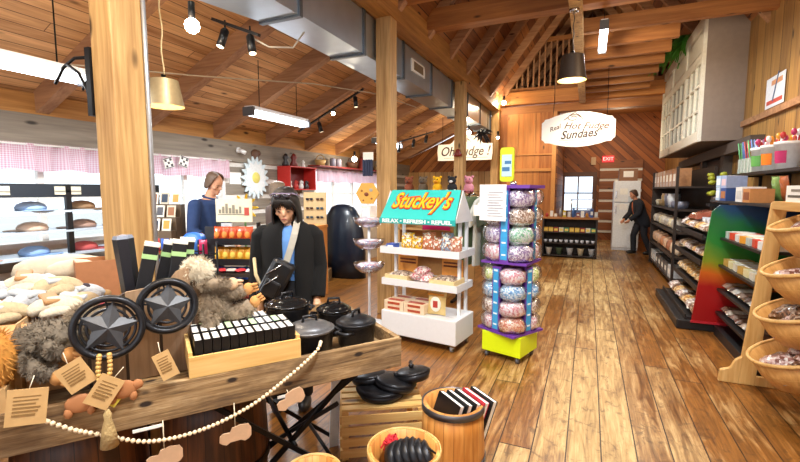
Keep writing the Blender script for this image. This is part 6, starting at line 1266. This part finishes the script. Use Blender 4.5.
def person(loc, rz, H, label, skin, top, pants, shoe, hair, arms, lean=0., head_pitch=.25, head_yaw=0., female=False, legs=None, head_k=.93, head_z=1.43, head_f=0., open_jacket=None, hair_style='short', belly=1.):
    t = thing('person', label, 'person', loc, rz); k = H / 1.65
    Lm = Matrix.Translation((0, 0, .9)) @ Matrix.Rotation(lean, 4, 'X') @ Matrix.Translation((0, 0, -.9))
    U = lambda p: tuple(Lm @ Vector(p))
    S = skin; t.scale = (k, k, k)
    # hips / torso rings (before lean)
    sw = .165 if female else .19
    tor = [(0, .01, .8, .15, .11 * belly), (0, .01, .9, .165, .12 * belly), (0, 0, 1.02, .145, .108 * belly), (0, 0, 1.14, .15, .11 * belly), (0, .005, 1.25, sw, .108), (0, .01, 1.32, sw * .95, .09), (0, .012, 1.36, .1, .07), (0, .012, 1.385, .055, .055), (0, .0, 1.44, .05, .052)]
    def torso(b, inf, zmin=.0, zmax=9):
        M0 = b.T; b.T = Lm; loft(b, [(x, y, z, rx + inf, ry + inf) for x, y, z, rx, ry in tor if zmin <= z <= zmax]); b.T = M0
    legs = legs or [((-.085, .0, .86), (-.09, -.01, .47), (-.095, .02, .08)), ((.085, .0, .86), (.09, -.01, .47), (.095, .02, .08))]
    def leg(b, inf, zc=0):
        for h_, kn, an in legs: b.tube([h_, lerp(h_, kn, .5), kn, lerp(kn, an, .35), an], [.09 + inf, .078 + inf, .056 + inf, .056 + inf, .04 + inf * 1.6], 14)
    def arm(b, inf, cut=1.):
        for sh, el, wr in arms: b.tube([U(sh), lerp(U(sh), U(el), .5), U(el), lerp(U(el), U(wr), .4), lerp(U(el), U(wr), cut)], [.05 + inf, .045 + inf, .037 + inf, .035 + inf, .026 + inf * 1.3], 12)
    b = B(); torso(b, 0); leg(b, 0); arm(b, 0)
    HM = Lm @ Matrix.Translation((0, head_f, head_z)) @ Matrix.Rotation(-lean * .6, 4, 'X') @ Matrix.Rotation(head_yaw, 4, 'Z') @ Matrix.Rotation(head_pitch, 4, 'X') @ Matrix.Scale(head_k, 4)
    b.T = HM
    b.ball((0, -.005, .125), (.073, .09, .098), 20); b.ball((0, -.03, .06), (.052, .06, .058), 16); b.ball((0, -.098, .088), (.013, .02, .022), 10); b.ball((0, -.105, .078), (.016, .013, .011), 10)
    b.ball((0, -.086, .045), (.025, .014, .009), 10); b.ball((0, -.075, .018), (.022, .022, .018), 10); b.tube([(0, .0, -.02), (0, -.0, .06)], [.05, .048], 14)
    for sx in (-1, 1): b.ball((sx * .074, .008, .095), (.009, .02, .03), 10); b.ball((sx * .045, -.06, .08), (.022, .022, .022), 10)
    b.T = Matrix.Identity(4)
    # hands with five fingers
    for (sh, el, wr), sx in zip(arms, (-1, 1)):
        w = Vector(U(wr)); d = (w - Vector(U(el))).normalized(); side = Vector((0, 1, 0)).cross(d).normalized() if abs(d.y) < .9 else Vector((1, 0, 0)); fw_ = side.cross(d).normalized()
        b.tube([w - d * .01, w + d * .04, w + d * .085], [.022, .03, .028], 10)
        for q in range(4):
            o_ = fw_ * (-.024 + q * .016); L = (.06, .072, .068, .052)[q]; c_ = -side * sx * .0
            b.tube([w + d * .07 + o_, w + d * (.07 + L * .5) + o_ * 1.1 + side * .006, w + d * (.07 + L * .95) + o_ * 1.1 + side * .022], [.010, .009, .007], 8)
        b.tube([w + d * .025 - fw_ * .022, w + d * .06 - fw_ * .045, w + d * .085 - fw_ * .045], [.012, .010, .008], 8)
    remesh(obj('body', b, mat(S, .55, var=.06), t), .0085, 3)
    # clothes
    b = B(); leg(b, .014); b.T = Matrix.Identity(4); loft(b, [(0, .01, .78, .165, .125 * belly), (0, .01, .9, .182, .136 * belly), (0, .0, .98, .165, .125 * belly)]); remesh(obj('trousers', b, mat(pants, .85, var=.1), t), .012)
    for h_, kn, an in legs: b = B(); b.ball((an[0], an[1] - .05, .045), (.05, .13, .05), 16, flat=-.042); b.ball((an[0], an[1] + .02, .07), (.045, .055, .06), 12); obj('shoe', b, mat(shoe, .5), t)
    if open_jacket:
        b = B(); torso(b, .012, .85, 1.37); remesh(obj('shirt', b, mat(open_jacket, .8), t), .011)
        b = B(); seg = 28; rings = [(0, .02, .68, .195, .155), (0, .015, .8, .19, .15)] + [(x, y, z, rx + .03, ry + .032) for x, y, z, rx, ry in tor if .85 < z < 1.37] + [(0, .03, 1.395, .075, .065)]
        vs = []; g0 = -PI / 2 + .30; g1 = 2 * PI - PI / 2 - .16
        for i, (x, y, z, rx, ry) in enumerate(rings):
            for q in range(seg): a = g0 + (g1 - g0) * q / (seg - 1); vs.append(Lm @ Vector((x + rx * math.cos(a), y + ry * math.sin(a), z)))
        b._add(vs, [(i * seg + q, i * seg + q + 1, (i + 1) * seg + q + 1, (i + 1) * seg + q) for i in range(len(rings) - 1) for q in range(seg - 1)], True)
        jk = obj('jacket', b, mat(top, 1., var=.15), t); m = jk.modifiers.new('thick', 'SOLIDIFY'); m.thickness = .016; m.offset = 0
        b = B(); arm(b, .026, .97); b.ball(U(lerp(arms[0][0], (0, 0, 1.28), .12)), (.08, .075, .065), 14); b.ball(U(lerp(arms[1][0], (0, 0, 1.28), .12)), (.08, .075, .065), 14); remesh(obj('sleeves', b, mat(top, 1., var=.15), t), .011, 3)
    else:
        b = B(); torso(b, .018, .85, 1.37); arm(b, .022, .12 if hair_style == 'balding' else .97); [b.ball(U(a_[0]), (.075, .07, .065), 14) for a_ in arms]; remesh(obj('shirt', b, mat(top, .85, var=.12), t), .011, 3)
        b = B(); b.T = Lm; b.tube([(math.cos(a) * .068, .01 + math.sin(a) * .066, 1.378 - .012 * math.sin(-a)) for a in [i * PI / 12 for i in range(24)]], .013, 8, True); obj('collar', b, mat(top, .85), t)
    # face details
    b = B(); b.T = HM; [b.ball((sx * .030, -.083, .098), (.012, .006, .0035), 10) for sx in (-1, 1)]; obj('eyes', b, mat('1c1412', .3), t)
    b = B(); b.T = HM; [b.tube([(sx * .014, -.092, .116), (sx * .032, -.089, .121), (sx * .048, -.077, .115)], .0022, 6) for sx in (-1, 1)]; obj('eyebrows', b, mat(hair, .8), t)
    b = B(); b.T = HM; b.ball((0, -.0965, .046), (.021, .005, .0055), 12); obj('lips', b, mat('a8584c', .5), t)
    HR = mat(hair, .55, var=.3, scale=90)
    b = B(); b.T = HM
    if hair_style == 'bob':
        # shell open only over the face, falling to the shoulders, with a parted fringe
        hs = [(.228, .03, .03), (.218, .057, .067), (.195, .076, .094), (.16, .085, .103), (.115, .090, .106), (.07, .095, .106), (.025, .099, .102), (-.015, .098, .094), (-.04, .088, .08)]
        op = [0, 0, .1, .5, .86, .98, .96, .86, .8]; seg = 34; vs = []
        for (z, rx, ry), o_ in zip(hs, op):
            for q in range(seg): a = -PI / 2 + o_ + (2 * PI - 2 * o_) * q / (seg - 1); f = 1 + .02 * math.sin(q * 2.1); vs.append((rx * f * math.cos(a), .005 + ry * f * math.sin(a), z))
        b._add(vs, [(i * seg + q, i * seg + q + 1, (i + 1) * seg + q + 1, (i + 1) * seg + q) for i in range(len(hs) - 1) for q in range(seg - 1)], True)
        b.ball((0, 0, .2), (.07, .085, .04), 16)
        h_ = obj('hair', b, HR, t); m = h_.modifiers.new('thick', 'SOLIDIFY'); m.thickness = .012; m.offset = 1
        b = B(); b.T = HM
        for q in range(13):
            x = -.066 + q * .011; b.tube([(x * .5 - .01, -.066, .205), (x * .85 + .0, -.093, .182), (x * 1.15 + .004, -.096, .150 - .016 * math.sin(q * .9) - max(0, x) * .25), (x * 1.2 + .01, -.09, .128 - .3 * abs(x + .01))], [.012, .011, .007, .002], 6)
        obj('fringe', b, HR, h_)
    else:
        z0 = .19 if hair_style == 'balding' else .15
        hs = [(.232, .02, .02), (.225, .05, .06), (.205, .068, .086), (.17, .078, .098), (.12, .08, .1), (.07, .078, .098), (.04, .07, .09)]
        op = [0, 0, .55, 1.0, 1.25, 1.5, 1.75] if hair_style != 'balding' else [.5, .6, .85, 1.05, 1.2, 1.45, 1.75]; seg = 26; vs = []
        for (z, rx, ry), o_ in zip(hs, op):
            for q in range(seg): a = -PI / 2 + o_ + (2 * PI - 2 * o_) * q / (seg - 1); vs.append((rx * math.cos(a), .002 + ry * math.sin(a), z))
        b._add(vs, [(i * seg + q, i * seg + q + 1, (i + 1) * seg + q + 1, (i + 1) * seg + q) for i in range(len(hs) - 1) for q in range(seg - 1)], True)
        h_ = obj('hair', b, HR, t); m = h_.modifiers.new('thick', 'SOLIDIFY'); m.thickness = .012; m.offset = 0
    return t, HM, k
WL = (-1.985, 2.51, 0); WR = math.radians(34)
w_, HMw, kw = person(WL, WR, 1.665, 'woman with dark bobbed hair in black cardigan and trousers looking down at the pots', 'e0ae8c', '050507', '15151a', '202024', '1a1311',
    [((-.175, .01, 1.30), (-.215, .03, 1.05), (-.20, -.06, .83)), ((.175, .01, 1.30), (.215, .03, 1.05), (.20, -.06, .83))], lean=.0, head_pitch=.34, head_yaw=-.12, head_k=.96, head_z=1.395, head_f=-.03, female=True, open_jacket='5f8fd0', hair_style='bob')
def wl(p): c, s = math.cos(WR), math.sin(WR); return (WL[0] + (p[0] * c - p[1] * s) * kw, WL[1] + (p[0] * s + p[1] * c) * kw, p[2] * kw)
t = thing('crossbody_bag', 'black leather sling bag with a pale strap worn across the woman', 'bag', wl((-.02, -.165, 1.03)), WR)
BAGL = mat('17171a', .3, coat=.5)
b = B(); b.box((-.05, -.035, -.03), (.16, .085, .29), ry=.5); o = obj('bag_body', b, BAGL, t, bevel=.025)
b = B(); b.box((-.085, -.085, -.08), (.11, .03, .12), ry=.5); q = obj('front_pocket', b, BAGL, t, bevel=.012); b = B(); b.tube([(-.12, -.105, -.05), (-.03, -.105, .01)], .004, 6); obj('zip', b, CHROME, q)
b = B(); b.tube([(-.11, -.085, .02), (.0, -.085, .085)], .004, 6); obj('zip', b, CHROME, t)
pts = [(.02, -.0, .09), (.05, .005, .18), (.075, .025, .27), (.09, .07, .345), (.1, .14, .385), (.09, .22, .33)]
b = B(); 
for i in range(len(pts) - 1): b.bar(pts[i], pts[i + 1], .045, .006, up=(0, -1, .3))
obj('strap', b, mat('a8a49a', .8), t, label='wide grey-beige strap')
b = B(); b.tube([(-.14, -.01, -.1), (-.19, .03, -.0), (-.21, .12, .1)], .012, 8); obj('lower_strap', b, mat('c8b48a', .8), t)
t = thing('head_sunglasses', "dark sunglasses pushed up on the woman's hair", 'sunglasses', (0, 0, 0)); 
Mw = Matrix.Translation(WL) @ Matrix.Rotation(WR, 4, 'Z') @ Matrix.Scale(kw, 4) @ HMw; t.matrix_world = Mw
b = B(); [b.ball((sx * .034, -.088, .222), (.03, .014, .02), 12, rot=(-.6, 0, 0)) for sx in (-1, 1)]; obj('lenses', b, mat('2a2430', .15, coat=.8), t); b = B(); [b.tube([(sx * .066, -.07, .232), (sx * .098, -.02, .2), (sx * .108, .04, .16)], .004, 6) for sx in (-1, 1)]; b.tube([(-.062, -.09, .237), (0, -.1, .242), (.062, -.09, .237)], .004, 6); obj('frame', b, mat('8a7a98', .3), t)
person((-4.08, 3.7, 0), math.radians(96), 1.84, 'man with thinning hair in a navy polo behind the counter, in profile looking down', 'cf9878', '1d3560', '3a3a3c', '22201e', '6a5444',
    [((-.2, .01, 1.30), (-.25, -.02, 1.05), (-.18, -.2, .95)), ((.2, .01, 1.30), (.25, -.02, 1.05), (.18, -.2, .95))], lean=.12, head_pitch=.35, hair_style='balding', belly=1.15)
person((-3.55, 4.3, 0), math.radians(150), 1.73, 'person with short grey-brown hair mostly hidden behind the woman', 'c89878', '6a5a54', '3a3a40', '22201e', '8a7866',
    [((-.18, .01, 1.30), (-.23, 0, 1.05), (-.2, -.1, .85)), ((.18, .01, 1.30), (.23, 0, 1.05), (.2, -.1, .85))], head_pitch=.1)
person((1.22, 12.3, 0), math.radians(-70), 1.66, 'man in a coral shirt and dark jacket leaning forward by the refrigerator', 'c88a6a', '20222a', '1e2028', '181614', '4a3228',
    [((-.2, .01, 1.30), (-.22, -.12, 1.08), (-.15, -.33, .98)), ((.2, .01, 1.30), (.22, -.12, 1.08), (.15, -.33, .98))], lean=.32, head_pitch=.2, open_jacket='e0805c', belly=1.1,
    legs=[((-.085, .02, .86), (-.09, -.12, .47), (-.095, -.1, .08)), ((.085, .02, .86), (.09, .06, .47), (.095, .22, .08))])
